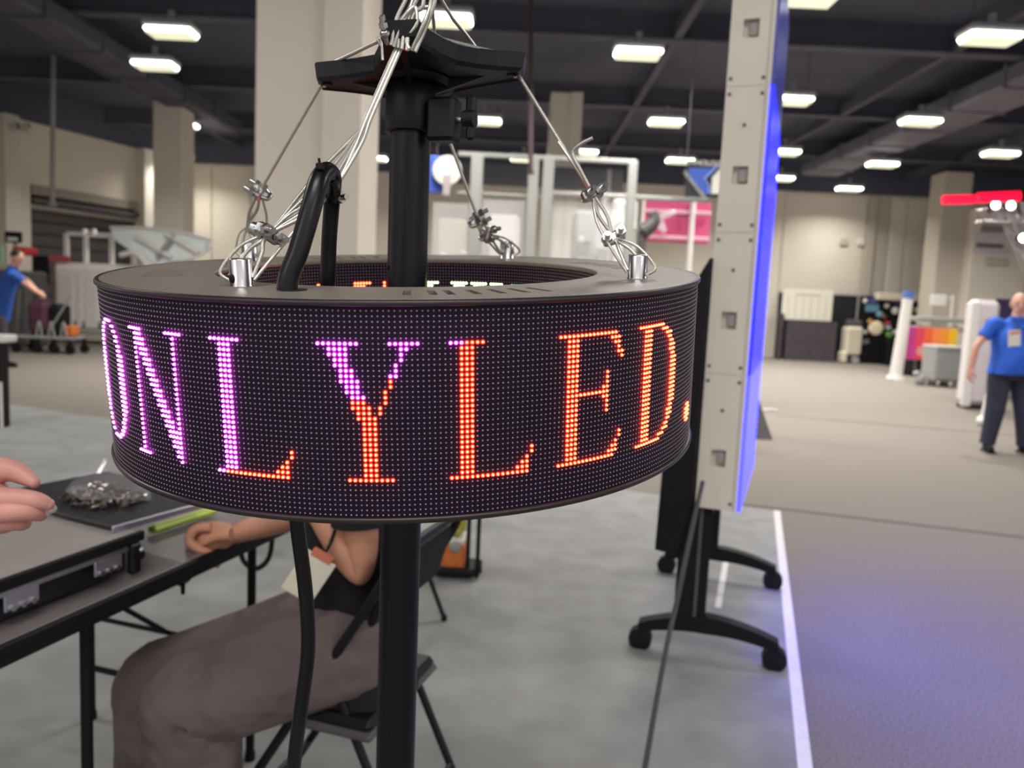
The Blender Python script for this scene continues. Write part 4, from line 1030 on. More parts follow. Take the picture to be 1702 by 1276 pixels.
# orange and yellow bag on a black wheeled frame
ob = P(760, 968, z=0)
M_or = mat('orange_nylon', srgb(206, 112, 52), .7, var=.1, scale=30, bump=.2); M_yel = mat('yellow_nylon', srgb(186, 176, 72), .7, var=.08, scale=30)
bagt = thing('tool_bag', 'upright orange and yellow bag with white band on a black frame', 'bag', ob + V(0, 0.1, 0))
zb0, zb1, zb2 = P(750, 952, Y=ob.y + .04).z, P(750, 906, Y=ob.y + .04).z, P(750, 895, Y=ob.y + .04).z
q = MB(); q.rbox(ob + V(-.03, .12, (zb0 + zb1) / 2), (.115, .16, zb1 - zb0), .012); q.build('orange_body', M_or, bagt)
q = MB(); q.rbox(ob + V(-.03, .12, (zb1 + zb2) / 2), (.112, .155, zb2 - zb1 - .004), .006); q.build('white_band', M_white, bagt)
q = MB(); q.rbox(ob + V(-.03, .12, zb2 + .09), (.108, .15, .176), .03); q.build('yellow_top', M_yel, bagt)
q = MB(); q.ell(ob + V(-.02, .035, .17), (.03, .012, .03)); q.build('buckle', M_grey, bagt)
for dx in (.045, .095):
    q = MB(); q.cyl(ob + V(dx, .04, .015), ob + V(dx, .04, .95), .011, n=10); q.build('frame_post', M_blackm, bagt)
q = MB(); q.rbox(ob + V(-.02, .10, .045), (.22, .2, .04), .012); q.build('frame_base', M_blackm, bagt); q = MB(); q.cyl(ob + V(.045, .04, .95), ob + V(.095, .04, .95), .011, n=8); q.build('frame_grip', M_blackm, bagt)
for sx in (-.1, .09):
    q = MB(); q.cyl(ob + V(sx, .16, .035), ob + V(sx + .025, .16, .035), .035, n=16); q.build('wheel', M_rubber, bagt)
# loop of black lead on the carpet end of the table
q = MB(); a = [P(x, y, Y=2.75) for x, y in ((398, 905), (405, 932), (425, 945), (445, 930), (452, 900), (450, 870))]; q.tube(a, .010, 8); q.tube([P(398, 905, Y=2.75), P(410, 880, Y=2.7), P(440, 865, Y=2.65)], .010, 8)
q.tube([P(450, 870, Y=2.75), P(452, 830, Y=2.7), P(440, 815, Y=2.62)], .01, 8)
tag(q.build('lead_loop', M_rubber), 'loop of thick black lead hanging under the far table end', 'cable')

# --- person at the far left, only the hand in view
hw = P(-45, 815, Y=.93)
M_skin3 = mat('skin_pink', srgb(206, 150, 140), .5, var=.07, scale=30)
t = thing('person', 'person mostly outside the picture, pinching a small clear part over the table', 'person', V(-1.35, .64, 0))
px0 = V(-1.35, .64, 0)
J2 = dict(pelvis=px0 + V(0, 0, .95), chest=px0 + V(.03, .05, 1.30), neck=px0 + V(.05, .06, 1.52), head=px0 + V(.09, .10, 1.64), shl=px0 + V(-.12, .2, 1.40), shr=px0 + V(.14, -.12, 1.40))
N = []; E_ = []
def nd(p, r): N.append((Vector(p), r)); return len(N) - 1
wr1 = hw + V(-.035, -.02, .0)
a0 = nd(J2['pelvis'], (.14, .11)); a1 = nd(J2['chest'], (.15, .11)); a2 = nd(J2['neck'], .054); a3 = nd(J2['neck'].lerp(J2['head'], .5), .05)
E_ += [(a0, a1), (a1, a2), (a2, a3)]
s1_ = nd(J2['shr'], .058); e1_ = nd(px0 + V(.26, .02, 1.12), .043); w1_ = nd(wr1, .029); E_ += [(a1, s1_), (s1_, e1_), (e1_, w1_)]
s2_ = nd(J2['shl'], .058); e2_ = nd(px0 + V(-.14, .34, 1.14), .043); w2_ = nd(px0 + V(.05, .46, 1.0), .029); E_ += [(a1, s2_), (s2_, e2_), (e2_, w2_)]
lh = []
for s in (-1, 1):
    h1 = nd(px0 + V(.02, s * .1, .9), .09); k1 = nd(px0 + V(.04, s * .11, .5), .066); f1 = nd(px0 + V(.0, s * .12, .09), .046); E_ += [(a0, h1), (h1, k1), (k1, f1)]
body = skin(N, E_, 0, 2); hq, ey, mo, R = head_mb(J2['head'], V(.6, .75, -.35)); body = merge(body, hq)
# the pinching hand, finger by finger
fd = V(1, .12, -.02).normalized(); s_up = V(0, .1, 1)
hd_ = MB()
def fpx(*pts): return [P(x, y, Y=Y) for (x, y, Y) in pts]
hd_ = merge(hd_, skin([(wr1, (.030, .024)), (P(-62, 818, Y=.93), (.036, .026)), (P(-18, 824, Y=.935), (.036, .024)), (P(10, 832, Y=.94), (.030, .020))], [(0, 1), (1, 2), (2, 3)], 0, 2))
hd_.tube(fpx((-60, 785, .945), (-20, 784, .945), (15, 781, .945), (38, 790, .945), (56, 801, .94)), [.022, .021, .0145, .0115, .0075], 12, k=4); hd_.ell(P(56, 801, Y=.94), (.0075,) * 3)      # thumb
hd_.tube(fpx((-40, 824, .92), (0, 828, .92), (38, 829, .925), (64, 833, .93), (80, 838, .935)), [.016, .0145, .0125, .0108, .0078], 12, k=4); hd_.ell(P(80, 838, Y=.935), (.0078,) * 3)  # index
hd_.tube(fpx((-40, 850, .925), (0, 850, .915), (36, 849, .92), (58, 852, .93), (68, 856, .945)), [.016, .0145, .0122, .0105, .0078], 12, k=4); hd_.ell(P(68, 856, Y=.945), (.0078,) * 3)   # middle
hd_.tube(fpx((-40, 872, .93), (-5, 866, .925), (22, 866, .93), (38, 868, .945), (32, 872, .965)), [.015, .0135, .0118, .0102, .0078], 12, k=4)
hd_.tube(fpx((-50, 882, .945), (-20, 878, .94), (0, 874, .945), (10, 874, .96), (2, 878, .975)), [.013, .0115, .0102, .009, .007], 12, k=4)
body = merge(body, hd_, hand_mb(px0 + V(.05, .46, 1.0), V(.8, .3, -.3), V(0, 0, -1), V(0, 1, 0), 1, .5))
body.build('body', M_skin3, t); ey.build('eyes', M_eye, t); mo.build('mouth', M_lip, t); hair_mb(J2['head'], R).build('hair', M_hair, t)
M_navy = mat('navy_shirt', srgb(40, 44, 60), .85, var=.1, scale=30)
skin([(px0 + V(0, 0, .93), (.15, .12)), (J2['chest'], (.165, .125)), (J2['chest'].lerp(J2['neck'], .7), .08), (J2['shr'], .072), (px0 + V(.22, -.04, 1.22), .062), (J2['shl'], .072), (px0 + V(-.135, .28, 1.24), .062)], [(0, 1), (1, 2), (1, 3), (3, 4), (1, 5), (5, 6)], 0, 2).build('shirt', M_navy, t)
nodes = [(px0 + V(0, 0, .95), (.15, .12))]; ee = []
for s in (-1, 1):
    n = len(nodes); nodes += [(px0 + V(.02, s * .1, .88), .10), (px0 + V(.04, s * .11, .5), .078), (px0 + V(.0, s * .12, .1), .06)]; ee += [(0, n), (n, n + 1), (n + 1, n + 2)]
skin(nodes, ee, 0, 2).build('trousers', M_blackm, t)
for s in (-1, 1):
    q = MB(); q.ell(px0 + V(.06, s * .12, .045), (.135, .047, .045)); q.build('shoe', M_blackm, t)
q = MB(); q.rbox(P(80, 846, Y=.945), (.014, .02, .011), .003, Matrix.Rotation(.5, 3, 'Y')); tag(q.build('clear_clip', M_glassy), 'tiny clear plastic part held between the fingertips', 'clip')

# --- man in blue polo standing at the right
mb_ = P(1668, 751, z=0)
M_polo = mat('blue_polo', srgb(38, 92, 196), .8, var=.1, scale=20, bump=.2); M_navyp = mat('navy_trousers', srgb(48, 50, 66), .85, var=.12, scale=15)
def up(x, y): return P(x, y, Y=mb_.y)
Yb = mb_.y
J3 = dict(pelvis=up(1680, 612), chest=up(1686, 548), neck=up(1690, 522), head=up(1694, 507))
J3['chest'].z = 1.28; J3['pelvis'].z = .93; J3['neck'].z = 1.49; J3['head'].z = 1.62
J3.update(shl=V(J3['chest'].x + .22, Yb, 1.40), shr=V(J3['chest'].x - .22, Yb - .0, 1.40))
J3.update(elr=up(1622, 578), wrr=up(1613, 612), ell=V(J3['chest'].x + .36, Yb, 1.1), wrl=V(J3['chest'].x + .40, Yb - .05, .86))
J3['elr'].z += .02
an_r, an_l = up(1640, 742), up(1690, 741)
J3.update(hipr=V(J3['pelvis'].x - .11, Yb, .86), hipl=V(J3['pelvis'].x + .11, Yb, .86), anr=V(an_r.x, Yb, .08), anl=V(an_l.x + .08, Yb, .08))
J3.update(knr=J3['hipr'].lerp(J3['anr'], .5) + V(0, -.03, 0), knl=J3['hipl'].lerp(J3['anl'], .5) + V(0, -.03, 0), toer=J3['anr'] + V(-.05, -.2, 0), toel=J3['anl'] + V(.05, -.2, 0))
man = person('heavyset man in blue polo and dark trousers with name badge, standing', V(mb_.x, Yb, 0), J3, 1.25, M_polo, M_navyp, M_skin, hair=mat('grey_hair', srgb(120, 110, 100), .7), bald=True, face=V(-.35, -.93, -.05),
    hands=((J3['wrr'], V(-.1, -.1, -1), V(1, 0, 0), V(0, -1, 0), 1.0, .35), (J3['wrl'], V(.05, -.1, -1), V(-1, 0, 0), V(0, -1, 0), 1.0, .35)), belly=.09, leg_r=(.105, .085, .06), pants_r=1.12, sleeve=.6)
bc = P(1686, 562, Y=Yb - .285)
q = MB(); q.rbox(bc, (.13, .006, .17), .003, Matrix.Rotation(-.1, 3, 'Y')); bd = q.build('badge', MATS['badge_card'], man)
q = MB(); q.rbox(bc + V(0, -.002, .055), (.12, .006, .025), .002, Matrix.Rotation(-.1, 3, 'Y')); q.build('badge_header', MATS['badge_orange'], bd)
q = MB(); q.tube([bc + V(-.01, 0, .085), V(J3['neck'].x - .07, Yb - .17, 1.38), V(J3['neck'].x - .065, Yb - .03, 1.48)], .006, 6); q.tube([bc + V(.01, 0, .085), V(J3['neck'].x + .06, Yb - .17, 1.38), V(J3['neck'].x + .065, Yb - .03, 1.48)], .006, 6); q.build('lanyard', M_blackm, man)

# --- man in blue shirt leaning on the trolley at the left
Yl = 12.6
b0 = P(5, 608, z=0); Yl = b0.y
def ul(x, y, dy=0): return P(x, y, Y=Yl + dy)
J4 = dict(pelvis=ul(2, 522), chest=ul(14, 466), neck=ul(22, 441), head=ul(28, 428))
J4.update(shl=ul(28, 462, -.18), shr=ul(22, 456, .2), ell=ul(46, 474, -.25), wrl=ul(62, 486, -.25), elr=ul(44, 466, .2), wrr=ul(60, 482, .2))
J4.update(hipl=ul(0, 530, -.1), hipr=ul(2, 530, .1), knl=ul(4, 566, -.12), knr=ul(-6, 566, .12), anl=ul(8, 598, -.1), anr=ul(-18, 598, .15))
for k_ in ('anl', 'anr'): J4[k_].z = .08
J4.update(toel=J4['anl'] + V(.2, 0, 0), toer=J4['anr'] + V(.2, 0, 0))
person('man in blue t-shirt leaning over the trolley at far left', V(b0.x, Yl, 0), J4, 1.0, mat('blue_tee', srgb(40, 84, 170), .8, var=.1, scale=20), mat('grey_trousers', srgb(70, 68, 76), .85, var=.1), M_skin, face=V(.9, -.1, -.45),
    hands=((J4['wrl'], V(1, 0, -.3), V(0, 0, -1), V(0, 1, 0), 1, .8), (J4['wrr'], V(1, 0, -.3), V(0, 0, -1), V(0, -1, 0), 1, .8)))

# ------------------------------------------------------------------ left background
def fit(x0, x1, yt, yb):
    a = P((x0 + x1) / 2, yb, z=0); Y = a.y; w = P(x1, yb, Y=Y).x - P(x0, yb, Y=Y).x; h = P((x0 + x1) / 2, yt, Y=Y).z
    return a.x, Y, w, h
def fitY(x0, x1, yt, Y):
    a, b = P(x0, yt, Y=Y), P(x1, yt, Y=Y); return (a.x + b.x) / 2, b.x - a.x, a.z
# trolley
X, Y, w, h = fit(34, 134, 478, 586)
tr_ = thing('trolley', 'grey wheeled trolley pushed by the man in blue', 'trolley', (X, Y, 0))
zdk = .30
q = MB(); q.rbox((X, Y, zdk), (w * .92, .55, .05), .01); q.build('deck', M_grey, tr_)
q = MB(); q.tube([V(X - w * .42, Y - .25, zdk), V(X - w * .36, Y - .25, h * .95), V(X - w * .36, Y + .25, h * .95), V(X - w * .42, Y + .25, zdk)], .02, 8, curve=False); q.build('handle', M_greyd, tr_)
q = MB()
for sx in (-.1, .1, .3): q.tube([V(X + w * sx, Y - .25, zdk), V(X + w * (sx + .05), Y - .25, zdk + .3), V(X + w * (sx + .1), Y - .25, zdk)], .018, 6)
q.cyl((X + w * .1, Y - .25, zdk + .1), (X + w * .48, Y - .25, h * .9), .02, n=8); q.build('rack', M_grey, tr_)
for sx in (-.43, -.08, .2, .45):
    for sy in (-.24, .24):
        q = MB(); q.cyl((X + w * sx, Y + sy - .02, .085), (X + w * sx, Y + sy + .02, .085), .085, n=18); q.rbox((X + w * sx, Y + sy, .2), (.06, .07, .16), .01); q.build('castor', M_blackm, tr_)
q = MB(); q.rbox((X - w * .12, Y, zdk + .36), (w * .36, .42, .64), .1); tag(q.build('duffel_bag', mat('maroon_black', srgb(50, 40, 50), .7, col2=srgb(96, 40, 60), scale=4)), 'dark maroon and black bag standing on the grey trolley', 'bag')
q = MB(); q.rbox((X + w * .17, Y, zdk + .33), (w * .2, .40, .60), .06); tag(q.build('black_case', M_blackm), 'black case on the trolley, right of the maroon bag', 'case')
q = MB(); q.rbox((X + w * .38, Y - .05, zdk + .135), (.2, .22, .2), .03); tag(q.build('orange_box', M_or), 'small orange box at the front end of the trolley', 'box')
# big white printing machine with rail
Ym = 17.0
X, w, h = fitY(93, 345, 445, Ym)
pm = thing('printing_machine', 'long white printing machine with open rail frame in front of roll-up door', 'machine', (X, Ym + .5, 0))
hb = P(200, 445, Y=Ym).z
q = MB(); q.rbox((X, Ym + .5, hb * .5 + .12), (w, 1.2, hb - .24), .06); q.build('housing', M_white, pm)
for k, (xa, xb, mt) in enumerate(((100, 128, M_white), (131, 142, M_white), (145, 168, M_white), (172, 215, mat('pinkish', srgb(216, 200, 196), .5)))):
    a, b = P(xa, 480, Y=Ym), P(xb, 500, Y=Ym)
    q = MB(); q.rbox(((a.x + b.x) / 2, Ym - .11, hb * .56), (b.x - a.x, .03, hb * .7), .01); q.build('panel', mt, pm)
q = MB(); a, b = P(88, 430, Y=Ym), P(122, 437, Y=Ym); q.rbox(((a.x + b.x) / 2, Ym - .14, a.z), (b.x - a.x, .05, .14), .01); q.build('stripe', mat('red_stripe', srgb(176, 80, 76), .5), pm)
q = MB(); a, b = P(60, 425, Y=Ym), P(88, 470, Y=Ym); q.rbox(((a.x + b.x) / 2, Ym - .12, (a.z + b.z) / 2), (b.x - a.x, .05, a.z - b.z), .02); q.ell(((a.x + b.x) / 2 + .05, Ym - .15, b.z + .1), (.1, .02, .1)); q.build('control_door', M_blackm, pm)
rz0, rz1 = hb, P(150, 388, Y=Ym).z
for xa in (91, 124, 168, 205):
    a = P(xa, 420, Y=Ym); q = MB(); q.rbox((a.x, Ym + .45, (rz0 + rz1) / 2), (.09, .09, rz1 - rz0), .01); q.build('rail_post', M_white, pm)
a, b = P(91, 388, Y=Ym), P(215, 394, Y=Ym)
q = MB(); q.rbox(((a.x + b.x) / 2, Ym + .45, rz1), (b.x - a.x, .09, .09), .01); q.rbox(((a.x + b.x) / 2, Ym + .45, rz0 + .03), (b.x - a.x + .3, .4, .1), .01); q.build('rail', M_white, pm)
for xa in (141, 156):
    a = P(xa, 384, Y=Ym + .45); q = MB(); q.cyl(a - V(0, 0, .1), a + V(0, 0, .05), .09, .05, n=10); q.build('cap', M_white, pm)
for sx in (-.45, -.15, .15, .45):
    q = MB(); q.cyl((X + w * sx, Ym + .1, 0), (X + w * sx, Ym + .1, .25), .07, n=10); q.build('levelling_foot', M_greyd, pm)
q = MB(); q.box((X, Ym - .11, .42), (w * .9, .02, .16)); q.build('kick_strip', M_greyd, pm)
q = MB(); a, b = P(205, 500, Y=Ym), P(350, 530, Y=Ym); q.rbox(((a.x + b.x) / 2, Ym - .2, (a.z + b.z) / 2), (b.x - a.x, .2, a.z - b.z), .04); q.build('drawer', M_grey, pm)
# sheet wrapped in clear film leaning on top of the machine
A = [P(x, y, Y=Ym - .05) for x, y in ((183, 378), (260, 380), (345, 398), (340, 418), (300, 432), (262, 440), (222, 420), (190, 398))]
wp = thing('wrapped_panel', 'large clear-wrapped pale panel lying tilted on the white machine', 'panel', (A[3] + A[5]) / 2)
M_film = mat('film_pale', srgb(240, 244, 240), .2, col2=srgb(206, 222, 232), scale=1.6)
q = MB(); q.slab(A, -.12); q.build('sheet', M_film, wp)
for pts, mt in ((((225, 392), (285, 428)), M_white), (((290, 392), (262, 428)), M_grey), (((275, 388), (330, 420)), M_white)):
    q = MB(); q.tube([P(x, y, Y=Ym - .1) for x, y in pts], .06, 8, curve=False); q.build('film_fold', mt, wp)
q = MB(); q.tube([P(x, y, Y=Ym - .08) for x, y in ((183, 378), (260, 380), (347, 398), (340, 420), (300, 434))], .03, 8); q.build('edge_roll', M_white, wp)
q = MB(); q.tube([P(x, y, Y=Ym - .15) for x, y in ((200, 424), (222, 420), (238, 432), (246, 446))], .06, 8); tag(q.build('white_hose', M_white), 'thick white hose end below the wrapped panel', 'hose')
# dark machine with red top behind the leaning man
X, w, h = fitY(5, 62, 384, 15.8)
dm = thing('workstation', 'dark machine with screen and red parts behind the man in blue', 'machine', (X, 15.8, 0))
zsc = P(20, 400, Y=15.8).z
q = MB(); q.rbox((X, 15.8, zsc * .36), (w, .7, zsc * .72), .05); q.build('cabinet', M_greyd, dm)
a, b = P(8, 384, Y=15.8), P(37, 404, Y=15.8)
q = MB(); q.rbox(((a.x + b.x) / 2, 15.8, (a.z + b.z) / 2), (b.x - a.x, .06, a.z - b.z), .02); sc2 = q.build('monitor', M_blackm, dm)
q = MB(); q.box(((a.x + b.x) / 2, 15.765, (a.z + b.z) / 2 - .04), ((b.x - a.x) * .6, .01, (a.z - b.z) * .3)); q.build('label_plate', M_white, sc2)
q = MB(); q.cyl(((a.x + b.x) / 2, 15.85, zsc * .7), ((a.x + b.x) / 2, 15.85, b.z), .04, n=8); q.build('monitor_arm', M_grey, dm)
a, b = P(34, 412, Y=15.8), P(60, 424, Y=15.8)
q = MB(); q.rbox(((a.x + b.x) / 2, 15.7, (a.z + b.z) / 2), (b.x - a.x, .4, .16), .04); q.build('red_unit', mat('red_plastic', srgb(196, 40, 44), .5), dm)
q = MB(); q.tube([P(2, 440, Y=15.5), P(4, 424, Y=15.5), P(2, 410, Y=15.5)], .04, 8); q.build('green_tube', mat('green_plastic', srgb(150, 190, 150), .5), dm)
# dark post with white cap at the left edge
X, Y, w, h = fit(-22, 3, 556, 712)
dp = thing('pedestal', 'dark pedestal with white top cut by the left picture edge', 'pedestal', (X, Y, 0))
q = MB(); q.rbox((X, Y + .06, h * .46), (w, .14, h * .92), .01); q.build('body', M_blackm, dp)
q = MB(); q.rbox((X + .03, Y + .06, h * .96), (w + .08, .2, h * .08), .015); q.build('top', M_white, dp)
q = MB(); q.cyl((X + w * .5, Y + .0, 0), (X + w * .5, Y, h * .5), .012, n=8); q.build('side_bar', M_white, dp)
# twin spot lights on the left wall pilaster
a = P(38, 211, Y=L1.y - .2)
sp_ = thing('emergency_light', 'twin-headed emergency light high on the left wall', 'lamp', a)
q = MB(); q.rbox(a, (.26, .1, .14), .02); q.build('box', M_grey, sp_)
for dx in (-.13, .14): q = MB(); q.cyl(a + V(dx, -.05, .0), a + V(dx, -.16, -.03), .085, .10, n=14); q.build('head', M_alu, sp_)

# ------------------------------------------------------------------ centre background: aluminium booth frame, machines, signs
M_al2 = mat('frame_aluminium', srgb(158, 160, 156), .45, metal=.3, var=.04)
Yf = 12.0
a0 = P(760, 262, Y=Yf); 
fr = thing('booth_frame', 'tall aluminium booth frame with clear panels behind the ring', 'booth frame', (P(900, 400, Y=Yf).x, Yf, 0))
ztp = P(900, 262, Y=Yf).z; zmd = P(1000, 325, Y=Yf).z
for x0_, x1_ in ((781, 801), (876, 893), (900, 918), (1041, 1056)):
    a, b = P(x0_, 330, Y=Yf), P(x1_, 330, Y=Yf); q = MB(); q.rbox(((a.x + b.x) / 2, Yf, ztp / 2), (b.x - a.x, .14, ztp), .01); q.build('post', M_al2, fr)
def rail(xa, xb, z, y, th=.07):
    a, b = P(xa, 300, Y=y), P(xb, 300, Y=y); q = MB(); q.rbox(((a.x + b.x) / 2, y, z), (b.x - a.x, .07, th), .01); q.build('rail', M_al2, fr)
rail(760, 1056, ztp, Yf); rail(905, 1180, zmd, Yf - .02, .06); rail(760, 905, P(800, 322, Y=Yf).z, Yf, .05)
for (xa, xb, yt) in ((803, 874, 325), (920, 1040, 328), (720, 780, 330)):
    a, b = P(xa, yt, Y=Yf), P(xb, yt, Y=Yf); q = MB(); q.box(((a.x + b.x) / 2, Yf, a.z / 2), (b.x - a.x, .012, a.z - .1)); q.build('clear_panel', M_frost, fr)
a, b = P(762, 270, Y=Yf + 2.5), P(1035, 318, Y=Yf + 2.5)
M_dgp = mat('grey_banner', srgb(92, 92, 98), .7, var=.1, scale=1)
q = MB(); q.box(((a.x + b.x) / 2, Yf + 2.5, (a.z + b.z) / 2), (b.x - a.x, .06, a.z - b.z)); q.build('backing', M_dgp, thing('dark_header', 'dark grey header board across the far side of the booth frame', 'board', ((a.x + b.x) / 2, Yf + 2.5, b.z)))
for xx in (790, 1010):
    c_ = P(xx, 330, Y=Yf + 2.5); tg = bpy.data.objects['dark_header']; q = MB(); q.cyl((c_.x, Yf + 2.5, 0), (c_.x, Yf + 2.5, a.z), .05, n=8); q.build('support', M_al2, tg)
# machines inside the booth
def machine(name, label, x0_, x1_, yt, Y, cols, seed):
    random.seed(seed); X, w, h = fitY(x0_, x1_, yt, Y)
    t = thing(name, label, 'machine', (X, Y, 0))
    q = MB(); q.rbox((X, Y, h * .3), (w, .8, h * .6), .04); q.build('base', cols[0], t)
    q = MB(); q.rbox((X, Y + .05, h * .78), (w * .8, .6, h * .36), .06); q.build('upper_housing', cols[1], t)
    q = MB(); q.rbox((X, Y - .32, h * .62), (w * .9, .2, .05), .01); q.build('shelf', cols[2], t)
    for i in range(5):
        q = MB(); xx = X + (i - 2) * w * .18; zz = h * (.62 + .22 * random.random())
        if i % 2: q.cyl((xx, Y - .3, zz), (xx, Y - .38, zz), .045, n=14)
        else: q.rbox((xx, Y - .3, zz), (.12, .1, .05), .012)
        q.build('fitting', cols[(i + 1) % 3], t)
    return t
machine('sealing_machine', 'grey machine with white knobs behind the right wire clips', 948, 1006, 338, 13.0, (M_greyd, M_grey, M_white), 1)
machine('glass_machine', 'pale machine with bottles left of the pink sheet', 1012, 1064, 318, 13.4, (M_grey, M_white, M_al2), 2)
machine('small_machine', 'pale blurred machine right of the black pole', 724, 784, 352, 13.6, (M_grey, M_wallgrey, M_white), 3)
machine('middle_machine', 'pale machine between the two middle frame posts', 806, 872, 345, 13.8, (M_wallgrey, M_white, M_al2), 4)
for (x, yt, yb, Y, r, lab) in ((1006, 322, 412, 12.3, .11, 'left'), (1023, 330, 412, 12.3, .06, 'right')):
    a, b = P(x, yt, Y=Y), P(x, yb, Y=Y)
    q = MB(); q.lathe([(0, b.z - .02), (r, b.z), (r, a.z - .25), (r * .45, a.z - .1), (r * .45, a.z), (0, a.z)], 18, Matrix.Translation((a.x, Y, 0)))
    tb2 = thing('tall_bottle', 'clear tall bottle shape, %s of the pair beside the frame post' % ('larger left one' if lab == 'left' else 'slimmer right one'), 'bottle', (a.x, Y, 0)); q.build('glass', M_glassy, tb2)
    q = MB(); q.cyl((a.x, Y, 0), (a.x, Y, b.z - .02), r * .6, n=12); q.build('plinth', M_grey, tb2)
# pink printed sheet
a, b = P(1068, 333, Y=14.0), P(1177, 406, Y=14.0)
pk = thing('pink_sheet', 'bright pink printed sheet hung on a frame behind the ring', 'banner', ((a.x + b.x) / 2, 14.0, 0))
M_pk = mat('pink_print', srgb(206, 78, 128), .6, var=.08, scale=2)
q = MB(); q.rbox(((a.x + b.x) / 2, 14.0, (a.z + b.z) / 2), (b.x - a.x, .03, a.z - b.z), .005); q.build('sheet', M_pk, pk)
for xa in (1068, 1150): c_ = P(xa, 370, Y=13.95); q = MB(); q.cyl((c_.x, 13.95, 0), (c_.x, 13.95, a.z), .05 if xa > 1100 else .03, n=8); q.build('frame_post', M_white, pk)
for yy in (352, 395): c_ = P(1120, yy, Y=13.95); q = MB(); q.rbox(((a.x + b.x) / 2, 13.94, c_.z), (b.x - a.x, .03, .07), .01); q.build('frame_rail', mat('pale_pink', srgb(222, 170, 186), .5), pk)
q = MB(); g_ = [P(x, y, Y=13.7) for x, y in ((1090, 380), (1088, 372), (1096, 362), (1112, 356), (1124, 352))]; q.tube(g_, [.05, .06, .06, .05, .03], 8); q.tube([P(1092, 372, Y=13.7), P(1098, 378, Y=13.7), P(1106, 384, Y=13.7)], .05, 8); q.tube([P(1100, 366, Y=13.7), P(1104, 376, Y=13.7)], .03, 8)
q.tube([P(1124, 352, Y=13.7), P(1124, 352, Y=13.95)], .03, 6, curve=False)
q.build('glossy_film', M_glassy, pk)
a = P(1085, 352, Y=12.7); b = P(1068, 385, Y=12.7)
q = MB(); q.tube([a, a.lerp(b, .5) + V(.1, 0, 0), b], [.08, .1, .14], 8); q.cyl((b.x, 12.7, 0), (b.x, 12.7, b.z), .06, n=8); tag(q.build('robot_arm', M_greyd), 'dark bent machine arm in front of the pink sheet', 'machine')
# black and blue hanging banner
Yh = 11.6
hb4 = [P(1142, 266, Y=Yh), P(1222, 266, Y=Yh), P(1222, 329, Y=Yh), P(1138, 327, Y=Yh)]
bn = thing('hanging_banner', 'black banner with blue chevron and white lettering hanging beside display cabinet', 'banner', (hb4[0] + hb4[2]) / 2)
q = MB(); q.slab(hb4[::-1], .02); q.build('cloth', mat('banner_black', srgb(40, 40, 46), .7, var=.1), bn)
def onb(pts, dy): return [P(x, y, Y=Yh - dy) for x, y in pts]
q = MB(); q.slab(onb([(1145, 279), (1187, 279), (1169, 298), (1178, 312), (1176, 322), (1170, 322), (1144, 291)][::-1], .03), .008); q.build('chevron', mat('banner_blue', srgb(52, 84, 178), .6), bn)
q = MB(); q.slab(onb([(1196, 281), (1218, 280), (1218, 286), (1203, 288), (1197, 322), (1182, 322), (1184, 294)][::-1], .03), .008); q.slab(onb([(1206, 292), (1216, 290), (1214, 308), (1204, 312)][::-1], .035), .008); q.build('emblem', mat('banner_white', srgb(216, 214, 206), .6), bn)
q = MB(); q.tube(onb([(1193, 275), (1171, 297), (1179, 309), (1178, 322)], .03), .01, 6, curve=False); q.build('outline', mat('banner_pale_blue', srgb(130, 150, 226), .6), bn)
pth = onb([(1184, 272)], .03)[0]
text_mesh('TECHNOLOGIES.COM', .105, Matrix.Translation(pth) @ Matrix.Rotation(PI / 2, 4, 'X') @ Matrix.Rotation(-.02, 4, 'Z'), .002).build('lettering', MATS['banner_white'], bn)
pth = onb([(1154, 307)], .03)[0]
text_mesh('TECHNOLOGIES', .068, Matrix.Translation(pth) @ Matrix.Rotation(PI / 2, 4, 'X') @ Matrix.Rotation(-.83, 4, 'Z'), .002).build('lettering', MATS['banner_white'], bn)
q = MB()
for p in hb4[:2]: q.cyl(p, V(p.x, p.y, 5.88), .006, n=6)
q.build('hanging_wire', M_greyd, bn)
# blue and white round sign beside the pole
a = P(736, 290, Y=11.0)
rs = thing('hanging_sign', 'small blue and pale sign hanging just right of the black pole', 'sign', a)
q = MB(); q.rbox(a + V(-.09, .02, .0), (.30, .03, .5), .01); q.build('board', MATS['banner_blue'], rs)
q = MB(); q.cyl(a + V(.06, 0, .06), a + V(.06, -.03, .06), .2, n=24); q.build('disc', MATS['banner_white'], rs)
q = MB(); q.rbox(a + V(.06, -.035, -.14), (.10, .02, .3), .02); q.build('emblem', mat('pinkgrey', srgb(180, 168, 172), .6), rs)
q = MB(); q.cyl(a + V(-.09, .02, .25), V(a.x - .09, a.y + .02, 5.88), .006, n=6); q.build('hanging_wire', M_greyd, rs)

